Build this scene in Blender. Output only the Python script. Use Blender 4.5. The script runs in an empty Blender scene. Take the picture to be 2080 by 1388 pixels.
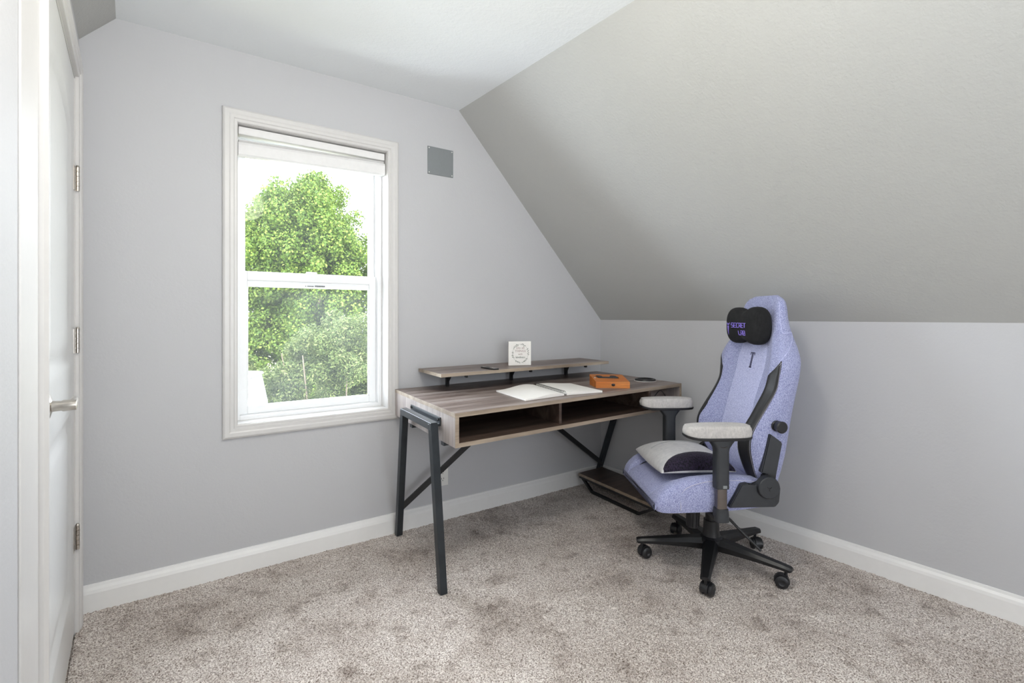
import bpy, bmesh, math, random
import numpy as np
from mathutils import Vector, Matrix
from mathutils.bvhtree import BVHTree
random.seed(7); rng = np.random.default_rng(7)
S = bpy.context.scene
COL = S.collection
PI = math.pi

# ------------------------------------------------------------------ camera
E = 1.155                      # eye height, metres
FP = 1000.0                    # focal length in pixels of the 2080 wide frame
HZ = 643.0                     # horizon row
cam_d = bpy.data.cameras.new('camera')
cam_d.sensor_width = 36.0; cam_d.lens = 36.0*FP/2080.0
cam_d.shift_x = 0.0; cam_d.shift_y = -(694.0-HZ)/2080.0
cam_d.clip_start = 0.02; cam_d.clip_end = 300
cam = bpy.data.objects.new('camera', cam_d); COL.objects.link(cam)
cam.location = (0, 0, E); cam.rotation_euler = (PI/2, 0, 0)
S.camera = cam

# ------------------------------------------------------------------ world, lights, exposure
S.view_settings.view_transform = 'Standard'; S.view_settings.look = 'None'
S.view_settings.gamma = 1.0; S.view_settings.use_curve_mapping = False
S.view_settings.exposure = 0.24
S.cycles.max_bounces = 12; S.cycles.diffuse_bounces = 8; S.cycles.transparent_max_bounces = 16
S.cycles.caustics_reflective = False; S.cycles.caustics_refractive = False
W = bpy.data.worlds.new('sky'); S.world = W; W.use_nodes = True
wn = W.node_tree.nodes['Background']
wn.inputs[0].default_value = (0.84, 0.92, 1.0, 1); wn.inputs[1].default_value = 12.0

CX, CY = 0.632, 3.510          # floor corner where window wall and knee wall meet
AX, AY = 0.8232, 0.5677        # unit along the window wall, towards that corner
EX, EY = 0.6121, -0.7908       # unit along the knee wall, from the corner towards the camera
NAX, NAY = 0.5677, -0.8232     # window wall normal into the room
NBX, NBY = -0.7908, -0.6121    # knee wall normal into the room

def PR(s, k, z, q=0.0, b=0.0):
    """s metres left of the corner along the window wall, k metres towards the camera,
    q metres outwards through the window wall, b metres outwards through the knee wall."""
    return Vector((CX - AX*s + EX*k - NAX*q - NBX*b, CY - AY*s + EY*k - NAY*q - NBY*b, z))

def lamp(name, kind, loc, energy, color, rot=None, size=None, size_y=None, look=None):
    d = bpy.data.lights.new(name, kind); d.energy = energy; d.color = color
    if kind == 'AREA':
        d.shape = 'RECTANGLE'; d.size = size; d.size_y = size_y
    o = bpy.data.objects.new(name, d); COL.objects.link(o); o.location = loc
    if look is not None:
        o.rotation_euler = (Vector(look) - Vector(loc)).to_track_quat('-Z', 'Y').to_euler()
    if rot is not None: o.rotation_euler = rot
    return o
# sun high over the roof, falling on the trees from the side of the house
sun = lamp('sun', 'SUN', (8, -6, 12), 7.5, (1.0, 0.93, 0.80), look=(-2, 8, 0)); sun.data.angle = 0.02
# added soft fill lamp behind the camera, just inside the closed rear gable
KB = 4.7                       # length of the room
wl = lamp('rear_fill_light', 'AREA', PR(1.95, KB-0.06, 0.95), 38, (0.90, 0.95, 1.0), size=1.5, size_y=1.6, look=PR(2.1, 0, 0.75))
# ceiling light above the camera, out of frame
cl = lamp('ceiling_lamp_light', 'POINT', (-0.02, 0.92, 2.08), 24, (1.0, 0.95, 0.86)); cl.data.shadow_soft_size = 0.13
# added upward fill lamp behind the camera, brightens the ceiling
bf = lamp('ceiling_fill_light', 'AREA', (0.25, -0.15, 1.35), 22, (0.90, 0.955, 1.0), size=0.9, size_y=0.9, look=(0.10, 0.5, 2.6))
# window portal: sky light sampled through the opening
pt = lamp('window_portal', 'AREA', PR(1.9225, 0, 1.35, q=0.20), 1, (1, 1, 1), size=0.74, size_y=1.40, look=PR(1.9225, 1, 1.35))
pt.data.cycles.is_portal = True

# ------------------------------------------------------------------ materials
def lin(r, g, b):
    f = lambda c: (c/255.0/12.92) if c/255.0 <= 0.04045 else ((c/255.0+0.055)/1.055)**2.4
    return (f(r), f(g), f(b), 1.0)
def new_mat(name):
    m = bpy.data.materials.new(name); m.use_nodes = True
    nt = m.node_tree; b = nt.nodes['Principled BSDF']
    return m, nt, b
def tc(nt, kind='Object', scale=(1, 1, 1), rot=(0, 0, 0)):
    t = nt.nodes.new('ShaderNodeTexCoord'); mp = nt.nodes.new('ShaderNodeMapping')
    mp.inputs['Scale'].default_value = scale; mp.inputs['Rotation'].default_value = rot
    nt.links.new(t.outputs[kind], mp.inputs[0]); return mp.outputs[0]
def noise(nt, vec, scale, detail=3, rough=0.5, dist=0.0):
    n = nt.nodes.new('ShaderNodeTexNoise'); n.inputs['Scale'].default_value = scale
    n.inputs['Detail'].default_value = detail; n.inputs['Roughness'].default_value = rough
    n.inputs['Distortion'].default_value = dist
    nt.links.new(vec, n.inputs['Vector']); return n.outputs['Fac']
def ramp(nt, fac, stops):
    r = nt.nodes.new('ShaderNodeValToRGB'); el = r.color_ramp.elements
    el[0].position, el[0].color = stops[0][0], stops[0][1]
    el[1].position, el[1].color = stops[-1][0], stops[-1][1]
    for p, c in stops[1:-1]:
        e = el.new(p); e.color = c
    nt.links.new(fac, r.inputs[0]); return r.outputs[0]
def mix(nt, a, b, fac, mode='MIX'):
    m = nt.nodes.new('ShaderNodeMix'); m.data_type = 'RGBA'; m.blend_type = mode
    for s, v in ((m.inputs[0], fac), (m.inputs[6], a), (m.inputs[7], b)):
        if hasattr(v, 'is_linked') or hasattr(v, 'node'): nt.links.new(v, s)
        else: s.default_value = v
    return m.outputs[2]
def bump(nt, b, fac, strength, dist=0.002):
    n = nt.nodes.new('ShaderNodeBump'); n.inputs['Strength'].default_value = strength
    n.inputs['Distance'].default_value = dist
    nt.links.new(fac, n.inputs['Height']); nt.links.new(n.outputs[0], b.inputs['Normal'])
def plain(name, col, rough=0.5, metal=0.0, spec=0.5, var=0.04, vs=40, bmp=0.0, bs=300):
    m, nt, b = new_mat(name); v = tc(nt)
    n = noise(nt, v, vs, 3)
    c0 = tuple(max(0, x*(1-var)) for x in col[:3])+(1,); c1 = tuple(min(1, x*(1+var)) for x in col[:3])+(1,)
    nt.links.new(ramp(nt, n, [(0.3, c0), (0.7, c1)]), b.inputs['Base Color'])
    b.inputs['Roughness'].default_value = rough; b.inputs['Metallic'].default_value = metal
    b.inputs['Specular IOR Level'].default_value = spec
    if bmp: bump(nt, b, noise(nt, v, bs, 2), bmp, 0.001)
    return m
def paint(name, col, tex=0.25, rough=0.6):
    m, nt, b = new_mat(name); v = tc(nt)
    big = noise(nt, v, 1.3, 2)
    c0 = tuple(x*0.985 for x in col[:3])+(1,); c1 = tuple(min(1, x*1.015) for x in col[:3])+(1,)
    nt.links.new(ramp(nt, big, [(0.3, c0), (0.7, c1)]), b.inputs['Base Color'])
    b.inputs['Roughness'].default_value = rough; b.inputs['Specular IOR Level'].default_value = 0.35
    n1 = noise(nt, v, 95, 3, 0.55); n2 = noise(nt, v, 28, 2)
    a = nt.nodes.new('ShaderNodeMath'); a.operation = 'ADD'
    nt.links.new(n1, a.inputs[0]); nt.links.new(n2, a.inputs[1])
    bump(nt, b, a.outputs[0], tex, 0.004)
    return m
M = {}
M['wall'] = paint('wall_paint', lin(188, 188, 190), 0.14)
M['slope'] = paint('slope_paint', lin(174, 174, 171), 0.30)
M['ceil'] = paint('ceiling_paint', lin(228, 231, 232), 0.30)
M['trim'] = plain('trim_paint', lin(205, 203, 201), 0.35, var=0.01)
M['base'] = plain('baseboard_paint', lin(230, 229, 227), 0.35, var=0.01)
M['door'] = plain('door_paint', lin(215, 215, 214), 0.32, var=0.01)
M['vinyl'] = plain('window_vinyl', lin(238, 239, 240), 0.35, var=0.01)
M['shade'] = plain('shade_fabric', lin(228, 227, 226), 0.8, var=0.02, bmp=0.2, bs=600)
M['nickel'] = plain('satin_nickel', lin(190, 184, 176), 0.28, metal=1.0, var=0.02)
M['blackp'] = plain('black_plastic', (0.012, 0.012, 0.014, 1), 0.42, var=0.1, bmp=0.1, bs=500)
M['blackm'] = plain('black_steel', (0.008, 0.008, 0.009, 1), 0.38, var=0.1)
M['charp'] = plain('charcoal_plastic', (0.022, 0.024, 0.028, 1), 0.5, var=0.08, bmp=0.1, bs=500)
M['frame'] = plain('desk_frame_steel', (0.030, 0.036, 0.042, 1), 0.36, metal=0.35, var=0.15, vs=15)
M['steel'] = plain('brushed_steel', (0.20, 0.18, 0.17, 1), 0.25, metal=1.0, var=0.05)
M['plate'] = plain('grey_plate', lin(126, 130, 132), 0.45, var=0.02)
M['white'] = plain('white_plastic', lin(225, 224, 220), 0.4, var=0.01)
M['dark'] = plain('slot_black', (0.01, 0.01, 0.01, 1), 0.6)
M['paper'] = plain('paper', lin(236, 233, 228), 0.75, var=0.01)
M['plush'] = plain('black_plush', (0.006, 0.006, 0.0065, 1), 0.95, var=0.4, vs=60, bmp=0.8, bs=220)
M['purple'] = plain('purple_print', lin(140, 120, 215), 0.6, var=0.02)
M['navy'] = plain('navy_thread', lin(26, 24, 62), 0.7, var=0.05)
M['leather'] = plain('black_leather', (0.010, 0.0095, 0.010, 1), 0.42, var=0.15, bmp=0.35, bs=260)
M['stitch'] = plain('pale_thread', lin(190, 188, 205), 0.8)
M['ink'] = plain('grey_green_ink', lin(104, 112, 100), 0.8, var=0.3, vs=200)
M['inkpink'] = plain('rose_grey_ink', lin(172, 152, 150), 0.8)
M['tan'] = plain('desk_edge_band', lin(160, 143, 122), 0.5, var=0.06, vs=30)

def fabric(name, ca, cb, rough=0.95, sc=430):
    m, nt, b = new_mat(name); v = tc(nt); vs = tc(nt, scale=(1, 1, 0.45))
    n = noise(nt, vs, sc, 2, 0.7); n2 = noise(nt, v, sc*0.33, 3, 0.7)
    c = ramp(nt, n, [(0.36, ca), (0.62, cb)])
    c2 = ramp(nt, n2, [(0.3, (0.86, 0.86, 0.88, 1)), (0.7, (1, 1, 1, 1))])
    nt.links.new(mix(nt, c, c2, 1.0, 'MULTIPLY'), b.inputs['Base Color'])
    b.inputs['Roughness'].default_value = rough; b.inputs['Specular IOR Level'].default_value = 0.15
    b.inputs['Sheen Weight'].default_value = 0.15
    bump(nt, b, n, 0.5, 0.001); return m
M['lilac'] = fabric('lilac_heather_knit', lin(118, 122, 166), lin(184, 188, 218))
M['lilac2'] = fabric('pale_lilac_heather_knit', lin(152, 156, 200), lin(208, 211, 238))
M['suede'] = fabric('pale_grey_suede', lin(180, 176, 172), lin(194, 190, 186), 0.9, 160)
M['cush'] = fabric('pale_grey_cushion', lin(188, 187, 187), lin(198, 196, 195), 0.6, 60)
M['mesh'] = fabric('black_spacer_mesh', (0.004, 0.004, 0.006, 1), (0.03, 0.02, 0.045, 1), 0.7, 200)

def wood(name, axis, pal, gl=1.0, rough=0.42):
    m, nt, b = new_mat(name)
    sc = [9, 9, 9]; sc[axis] = 0.9
    v = tc(nt, scale=tuple(sc)); n = noise(nt, v, 1.6*gl, 5, 0.62, 0.6)
    sc2 = [70, 70, 70]; sc2[axis] = 2.0
    v2 = tc(nt, scale=tuple(sc2)); n2 = noise(nt, v2, 1.6, 3, 0.6)
    v3 = tc(nt, scale=tuple([3 if i == axis else 5 for i in range(3)])); n3 = noise(nt, v3, 1.1, 3)
    a = ramp(nt, n, [(0.30, pal[0]), (0.46, pal[1]), (0.58, pal[2]), (0.74, pal[3])])
    g = ramp(nt, n2, [(0.3, (0.72, 0.72, 0.72, 1)), (0.65, (1, 1, 1, 1))])
    h = ramp(nt, n3, [(0.3, (0.82, 0.80, 0.80, 1)), (0.7, (1.0, 1.0, 1.0, 1))])
    c = mix(nt, a, g, 1.0, 'MULTIPLY'); c = mix(nt, c, h, 1.0, 'MULTIPLY')
    nt.links.new(c, b.inputs['Base Color']); b.inputs['Roughness'].default_value = rough
    bump(nt, b, n2, 0.15, 0.0006); return m
pal = [lin(92, 76, 70), lin(128, 113, 106), lin(160, 147, 140), lin(190, 181, 177)]
M['wx'] = wood('greybrown_oak_length', 0, pal)
M['wz'] = wood('greybrown_oak_upright', 2, [lin(142, 130, 127), lin(170, 160, 156), lin(188, 179, 174), lin(204, 198, 197)])
M['wedge'] = wood('oak_edge', 0, [lin(140, 124, 106), lin(158, 142, 124), lin(170, 155, 137), lin(184, 171, 154)])
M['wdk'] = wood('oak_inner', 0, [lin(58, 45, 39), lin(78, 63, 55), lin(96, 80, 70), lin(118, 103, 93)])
M['orange'] = wood('orange_stained_wood', 0, [lin(188, 102, 30), lin(204, 116, 38), lin(216, 130, 50), lin(226, 144, 62)], 1.0, 0.35)

# carpet: twisted pile in greys and browns, brushed patches
m, nt, b = new_mat('carpet_pile'); v = tc(nt)
n1 = noise(nt, v, 210, 2, 0.7); n2 = noise(nt, v, 85, 3, 0.7); n3 = noise(nt, v, 3.0, 6, 0.66, 0.15)
a1 = ramp(nt, n1, [(0.34, lin(112, 97, 88)), (0.46, lin(196, 184, 175)), (0.61, lin(250, 243, 237))])
a2 = ramp(nt, n2, [(0.28, (0.66, 0.64, 0.63, 1)), (0.52, (1, 1, 1, 1))])
a3 = ramp(nt, n3, [(0.33, (0.60, 0.57, 0.55, 1)), (0.42, (0.82, 0.80, 0.785, 1)), (0.60, (1, 1, 1, 1))])
n4 = noise(nt, v, 9.0, 4, 0.6, 0.1); a4 = ramp(nt, n4, [(0.32, (0.64, 0.61, 0.59, 1)), (0.42, (0.92, 0.91, 0.90, 1)), (0.5, (1, 1, 1, 1))])
c = mix(nt, a1, a2, 1.0, 'MULTIPLY'); c = mix(nt, c, a3, 1.0, 'MULTIPLY'); c = mix(nt, c, a4, 1.0, 'MULTIPLY')
nt.links.new(c, b.inputs['Base Color']); b.inputs['Roughness'].default_value = 1.0
b.inputs['Specular IOR Level'].default_value = 0.1; b.inputs['Sheen Weight'].default_value = 0.2
bump(nt, b, n1, 0.8, 0.004)
M['carpet'] = m

# glass with a slight dusty haze
def glassm(name, haze, hz_scale=2.2):
    m = bpy.data.materials.new(name); m.use_nodes = True; nt = m.node_tree; nt.nodes.clear()
    out = nt.nodes.new('ShaderNodeOutputMaterial'); tr = nt.nodes.new('ShaderNodeBsdfTransparent')
    gl = nt.nodes.new('ShaderNodeBsdfGlossy'); gl.inputs['Roughness'].default_value = 0.02
    fr = nt.nodes.new('ShaderNodeFresnel'); fr.inputs[0].default_value = 1.13
    tl = nt.nodes.new('ShaderNodeBsdfTranslucent'); tl.inputs[0].default_value = (0.9, 0.95, 0.95, 1)
    m1 = nt.nodes.new('ShaderNodeMixShader'); m2 = nt.nodes.new('ShaderNodeMixShader')
    nt.links.new(fr.outputs[0], m1.inputs[0]); nt.links.new(tr.outputs[0], m1.inputs[1]); nt.links.new(gl.outputs[0], m1.inputs[2])
    v = tc(nt); n = noise(nt, v, hz_scale, 3)
    r = ramp(nt, n, [(0.35, (haze*0.3,)*3+(1,)), (0.7, (haze,)*3+(1,))])
    nt.links.new(r, m2.inputs[0]); nt.links.new(m1.outputs[0], m2.inputs[1]); nt.links.new(tl.outputs[0], m2.inputs[2])
    nt.links.new(m2.outputs[0], out.inputs[0]); return m
M['glass'] = glassm('window_glass', 0.010)
M['glass2'] = glassm('window_glass_dusty', 0.024, 1.5)

def leafm(name, cols):
    m = bpy.data.materials.new(name); m.use_nodes = True; nt = m.node_tree
    b = nt.nodes['Principled BSDF']; g = nt.nodes.new('ShaderNodeNewGeometry')
    r = ramp(nt, g.outputs['Random Per Island'], cols)
    nt.links.new(r, b.inputs['Base Color']); b.inputs['Roughness'].default_value = 0.6
    b.inputs['Specular IOR Level'].default_value = 0.2
    tl = nt.nodes.new('ShaderNodeBsdfTranslucent'); nt.links.new(r, tl.inputs[0])
    mx = nt.nodes.new('ShaderNodeMixShader'); mx.inputs[0].default_value = 0.35
    out = nt.nodes['Material Output']
    nt.links.new(b.outputs[0], mx.inputs[1]); nt.links.new(tl.outputs[0], mx.inputs[2]); nt.links.new(mx.outputs[0], out.inputs[0])
    return m
M['maple'] = leafm('maple_leaves', [(0.0, (0.030, 0.060, 0.006, 1)), (0.5, (0.070, 0.118, 0.014, 1)), (1.0, (0.140, 0.180, 0.032, 1))])
M['sage'] = leafm('shrub_leaves', [(0.0, (0.022, 0.040, 0.009, 1)), (0.5, (0.062, 0.088, 0.022, 1)), (1.0, (0.145, 0.165, 0.062, 1))])
M['bark'] = plain('bark', lin(96, 84, 72), 0.9, var=0.3, vs=20)
M['grass'] = plain('lightened_lawn', lin(150, 148, 120), 0.9, var=0.3, vs=5)  # ground colour lightened to bounce light up onto the ceiling
M['siding'] = plain('white_siding', lin(120, 122, 126), 0.6, var=0.02)

# ------------------------------------------------------------------ geometry helpers
def tag(o, label=None, cat=None, group=None, kind=None):
    if label: o['label'] = label
    if cat: o['category'] = cat
    if group: o['group'] = group
    if kind: o['kind'] = kind
    return o
def empty(name, loc=(0, 0, 0), rz=0.0, **kw):
    o = bpy.data.objects.new(name, None); COL.objects.link(o); o.location = loc; o.rotation_euler = (0, 0, rz)
    o.empty_display_size = 0.1
    return tag(o, **kw)
def obj(name, bm, mats, parent=None, smooth=None, recalc=True):
    if recalc: bmesh.ops.recalc_face_normals(bm, faces=bm.faces[:])
    me = bpy.data.meshes.new(name); bm.to_mesh(me); bm.free()
    for mm in (mats if isinstance(mats, (list, tuple)) else [mats]): me.materials.append(mm)
    o = bpy.data.objects.new(name, me); COL.objects.link(o)
    if parent is not None: o.parent = parent
    if smooth is not None:
        for p in me.polygons: p.use_smooth = True
        if smooth < 179:
            try: me.set_sharp_from_angle(angle=math.radians(smooth))
            except Exception: pass
    return o
def BM(): return bmesh.new()
def box(bm, x0, x1, y0, y1, z0, z1, T=None, bev=0.0, seg=2):
    r = bmesh.ops.create_cube(bm, size=1.0)['verts']
    for v in r:
        v.co = Vector((x0+(v.co.x+.5)*(x1-x0), y0+(v.co.y+.5)*(y1-y0), z0+(v.co.z+.5)*(z1-z0)))
    if bev > 0:
        es = list({e for v in r for e in v.link_edges})
        n0 = set(bm.verts) - set(r)
        bmesh.ops.bevel(bm, geom=es, offset=bev, segments=seg, affect='EDGES', profile=0.5)
        r = [v for v in bm.verts if v not in n0]
    if T is not None:
        for v in r: v.co = T(v.co)
    return r
def prism(bm, pts, T0, T1):
    """pts: list of 2D; T0/T1 map (a,b) to the two 3D faces."""
    A = [bm.verts.new(T0(a, b)) for a, b in pts]; B = [bm.verts.new(T1(a, b)) for a, b in pts]
    bm.faces.new(A); bm.faces.new(list(reversed(B)))
    n = len(pts)
    for i in range(n): bm.faces.new([A[i], B[i], B[(i+1) % n], A[(i+1) % n]])
    return A+B
def bar(bm, p0, p1, w, h, up=(0, 0, 1), bev=0.0):
    p0, p1 = Vector(p0), Vector(p1); d = (p1-p0); L = d.length; d.normalize()
    s = d.cross(Vector(up)).normalized(); u = s.cross(d).normalized()
    return box(bm, 0, L, -w/2, w/2, -h/2, h/2, T=lambda c: p0+d*c.x+s*c.y+u*c.z, bev=bev)
def cyl(bm, p0, p1, r0, r1=None, seg=24, bev=0.0):
    r1 = r0 if r1 is None else r1
    p0, p1 = Vector(p0), Vector(p1); d = p1-p0; L = d.length
    q = Vector((0, 0, 1)).rotation_difference(d.normalized()).to_matrix()
    prof = [(0, 0), (r0, 0), (r1, L), (0, L)]
    if bev: prof = [(0, 0), (r0-bev, 0), (r0, bev), (r1, L-bev), (r1-bev, L), (0, L)]
    return lathe(bm, prof, lambda c: p0+q @ c, seg)
def lathe(bm, prof, T=lambda c: c, seg=24):
    rings = []; out = []
    for r, z in prof:
        if r < 1e-7: vs = [bm.verts.new(T(Vector((0, 0, z))))]
        else: vs = [bm.verts.new(T(Vector((r*math.cos(2*PI*i/seg), r*math.sin(2*PI*i/seg), z)))) for i in range(seg)]
        rings.append(vs); out += vs
    for a, b2 in zip(rings, rings[1:]):
        for i in range(seg):
            j = (i+1) % seg
            if len(a) == 1 and len(b2) == 1: continue
            if len(a) == 1: bm.faces.new([a[0], b2[i], b2[j]])
            elif len(b2) == 1: bm.faces.new([a[i], b2[0], a[j]])
            else: bm.faces.new([a[i], b2[i], b2[j], a[j]])
    return out
def tube(bm, pts, r, seg=8, closed=False):
    pts = [Vector(p) for p in pts]; n = len(pts); rings = []; up = Vector((0.13, 0.27, 0.95)).normalized()
    for i, p in enumerate(pts):
        if closed: d = pts[(i+1) % n]-pts[i-1]
        else: d = pts[min(i+1, n-1)]-pts[max(i-1, 0)]
        d.normalize(); s = d.cross(up)
        if s.length < 1e-3: s = d.cross(Vector((1, 0, 0)))
        s.normalize(); u = s.cross(d)
        rings.append([bm.verts.new(p+s*(r*math.cos(2*PI*k/seg))+u*(r*math.sin(2*PI*k/seg))) for k in range(seg)])
    m = n if closed else n-1
    for i in range(m):
        a, b2 = rings[i], rings[(i+1) % n]
        for k in range(seg): bm.faces.new([a[k], a[(k+1) % seg], b2[(k+1) % seg], b2[k]])
    if not closed:
        bm.faces.new(rings[0]); bm.faces.new(list(reversed(rings[-1])))
def loft(bm, rings, caps=True):
    R = [[bm.verts.new(p) for p in r] for r in rings]; n = len(R[0])
    for a, b2 in zip(R, R[1:]):
        for k in range(n): bm.faces.new([a[k], a[(k+1) % n], b2[(k+1) % n], b2[k]])
    if caps: bm.faces.new(R[0]); bm.faces.new(list(reversed(R[-1])))
    return R
def crom(pts, n, closed=False):
    """Catmull-Rom resample of a polyline (numpy rows), n samples per span."""
    P = np.asarray(pts, float); m = len(P); out = []
    idx = (lambda i: i % m) if closed else (lambda i: min(max(i, 0), m-1))
    for i in range(m if closed else m-1):
        a, b2, c2, d = P[idx(i-1)], P[idx(i)], P[idx(i+1)], P[idx(i+2)]
        for k in range(n):
            t = k/n
            out.append(0.5*((2*b2)+(-a+c2)*t+(2*a-5*b2+4*c2-d)*t*t+(-a+3*b2-3*c2+d)*t**3))
    if not closed: out.append(P[-1])
    return np.array(out)
def text_mesh(body, size, T, name, mat, parent, extrude=0.0004, align='CENTER', spacing=1.0):
    cu = bpy.data.curves.new(name, 'FONT'); cu.body = body; cu.size = size; cu.align_x = align
    cu.extrude = extrude; cu.space_character = spacing; cu.resolution_u = 3
    t = bpy.data.objects.new(name, cu); COL.objects.link(t)
    dg = bpy.context.evaluated_depsgraph_get(); dg.update()
    me = bpy.data.meshes.new_from_object(t.evaluated_get(dg))
    bpy.data.objects.remove(t); bpy.data.curves.remove(cu)
    for v in me.vertices: v.co = T(v.co.copy())
    me.materials.clear(); me.materials.append(mat)
    o = bpy.data.objects.new(name, me); COL.objects.link(o); o.parent = parent
    return o

# ------------------------------------------------------------------ room shell
ZK = 1.130; ZC = 2.352; SR = 1.143      # knee height, flat ceiling height, ridge line of the right slope
SL = 2.813; ZL = 2.232; SLC = 2.700     # left wall line, its height, left ridge line
WT = 0.17
ws0, ws1, wz0, wz1 = 1.573, 2.272, 0.667, 2.030     # window opening
def slabA(bm, pts, k=0.0, t=WT):
    prism(bm, pts, lambda s, z: PR(s, k, z), lambda s, z: PR(s, k, z, q=t))
def roofz(s):
    return ZK+(ZC-ZK)*s/SR
bm = BM()
slabA(bm, [(ws1, -0.15), (SL+0.2, -0.15), (SL+0.2, ZC+0.12), (ws1, ZC+0.12)])
slabA(bm, [(ws0, -0.15), (ws1, -0.15), (ws1, wz0), (ws0, wz0)])
slabA(bm, [(ws0, wz1), (ws1, wz1), (ws1, ZC+0.12), (ws0, ZC+0.12)])
slabA(bm, [(-0.2, -0.15), (ws0, -0.15), (ws0, ZC+0.12), (SR-0.05, ZC+0.12), (-0.2, roofz(-0.2)+0.12)])
tag(obj('wall_back', bm, M['wall']), kind='structure')
def extr(name, prof, mat, k0=-0.02, k1=KB+0.02):
    bm = BM(); prism(bm, prof, lambda s, z: PR(s, k0, z), lambda s, z: PR(s, k1, z))
    return tag(obj(name, bm, mat), kind='structure')
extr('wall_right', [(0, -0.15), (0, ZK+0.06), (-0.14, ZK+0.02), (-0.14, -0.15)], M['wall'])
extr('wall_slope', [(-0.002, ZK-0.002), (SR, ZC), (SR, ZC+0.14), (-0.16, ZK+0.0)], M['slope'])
extr('ceiling', [(SR-0.002, ZC), (SLC, ZC), (SLC+0.02, ZC+0.12), (SR-0.05, ZC+0.12)], M['ceil'])
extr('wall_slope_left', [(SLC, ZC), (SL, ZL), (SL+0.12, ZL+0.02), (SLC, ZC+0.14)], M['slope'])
# left wall with the door opening
DK0, DK1, DZ = 0.150, 1.020, 2.030
def slabL(bm, k0, k1, z0, z1, s0=SL, s1=SL+0.12):
    prism(bm, [(k0, z0), (k1, z0), (k1, z1), (k0, z1)], lambda k, z: PR(s0, k, z), lambda k, z: PR(s1, k, z))
bm = BM()
slabL(bm, -0.05, DK0, -0.15, ZL+0.05); slabL(bm, DK0, DK1, DZ, ZL+0.05); slabL(bm, DK1, KB, -0.15, ZL+0.05)
slabL(bm, DK0-0.1, DK1+0.1, -0.15, DZ+0.1, SL+0.10, SL+0.13)
tag(obj('wall_left', bm, M['wall']), kind='structure')
# closed rear gable behind the camera
bm = BM()
def slabR(pts): prism(bm, pts, lambda s, z: PR(s, KB, z), lambda s, z: PR(s, KB+0.12, z))
slabR([(-0.15, -0.15), (SL+0.15, -0.15), (SL+0.15, ZC+0.12), (SR-0.05, ZC+0.12), (-0.15, roofz(-0.15)+0.12)])
tag(obj('wall_front', bm, M['wall']), kind='structure')

# floor: slab and the carpet surface with its real pile relief
bm = BM(); prism(bm, [(-0.15, -0.2), (SL+0.15, -0.2), (SL+0.15, KB+0.12), (-0.15, KB+0.12)],
                 lambda s, k: PR(s, k, -0.012), lambda s, k: PR(s, k, -0.15))
sub = tag(obj('floor', bm, M['carpet']), kind='structure')
def grid_mesh(name, s0, s1, k0, k1, st, amp):
    ns, nk = int((s1-s0)/st), int((k1-k0)/st)
    s = np.linspace(s0, s1, ns+1); k = np.linspace(k0, k1, nk+1)
    Sg, Kg = np.meshgrid(s, k, indexing='ij')
    Sj = Sg+rng.uniform(-.4, .4, Sg.shape)*st; Kj = Kg+rng.uniform(-.4, .4, Sg.shape)*st
    Sj = np.clip(Sj, s0, s1); Kj = np.clip(Kj, k0, k1)
    z = rng.uniform(-1, 0.35, Sg.shape)*amp
    for f_, a_ in ((7, .0016), (17, .0012)):
        z += a_*np.sin(f_*Sg+1.3*np.sin(f_*.7*Kg))*np.cos(f_*1.1*Kg+.8)
    co = np.stack([CX-AX*Sj+EX*Kj, CY-AY*Sj+EY*Kj, z], -1).reshape(-1, 3)
    i = np.arange(ns)[:, None]*(nk+1)+np.arange(nk)[None, :]
    q = np.stack([i, i+1, i+nk+2, i+nk+1], -1).reshape(-1, 4)
    me = bpy.data.meshes.new(name); me.vertices.add(len(co)); me.vertices.foreach_set('co', co.ravel().astype(np.float32))
    me.loops.add(q.size); me.loops.foreach_set('vertex_index', q.ravel().astype(np.int32))
    me.polygons.add(len(q)); me.polygons.foreach_set('loop_start', np.arange(0, q.size, 4, dtype=np.int32))
    me.polygons.foreach_set('loop_total', np.full(len(q), 4, np.int32)); me.update(calc_edges=True)
    me.materials.append(M['carpet'])
    o = bpy.data.objects.new(name, me); COL.objects.link(o); return o
pile = grid_mesh('floor_carpet', 0.0, SL, 0.0, 3.1, 0.0065, 0.0042)
pile.parent = sub

# baseboards
def baseb(name, T):
    bm = BM(); P = [(0, -0.01), (0.016, -0.01), (0.016, 0.070), (0.013, 0.082), (0.007, 0.092), (0.005, 0.101), (0, 0.103)]
    prism(bm, P, lambda a, z: T(a, z, 0), lambda a, z: T(a, z, 1))
    return tag(obj(name, bm, M['base']), kind='structure')
baseb('baseboard_back', lambda a, z, e: PR(SL if e else 0.0, a, z))
baseb('baseboard_right', lambda a, z, e: PR(a, KB if e else 0.0, z))
baseb('baseboard_left', lambda a, z, e: PR(SL-a, KB if e else 1.36, z))

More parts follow.
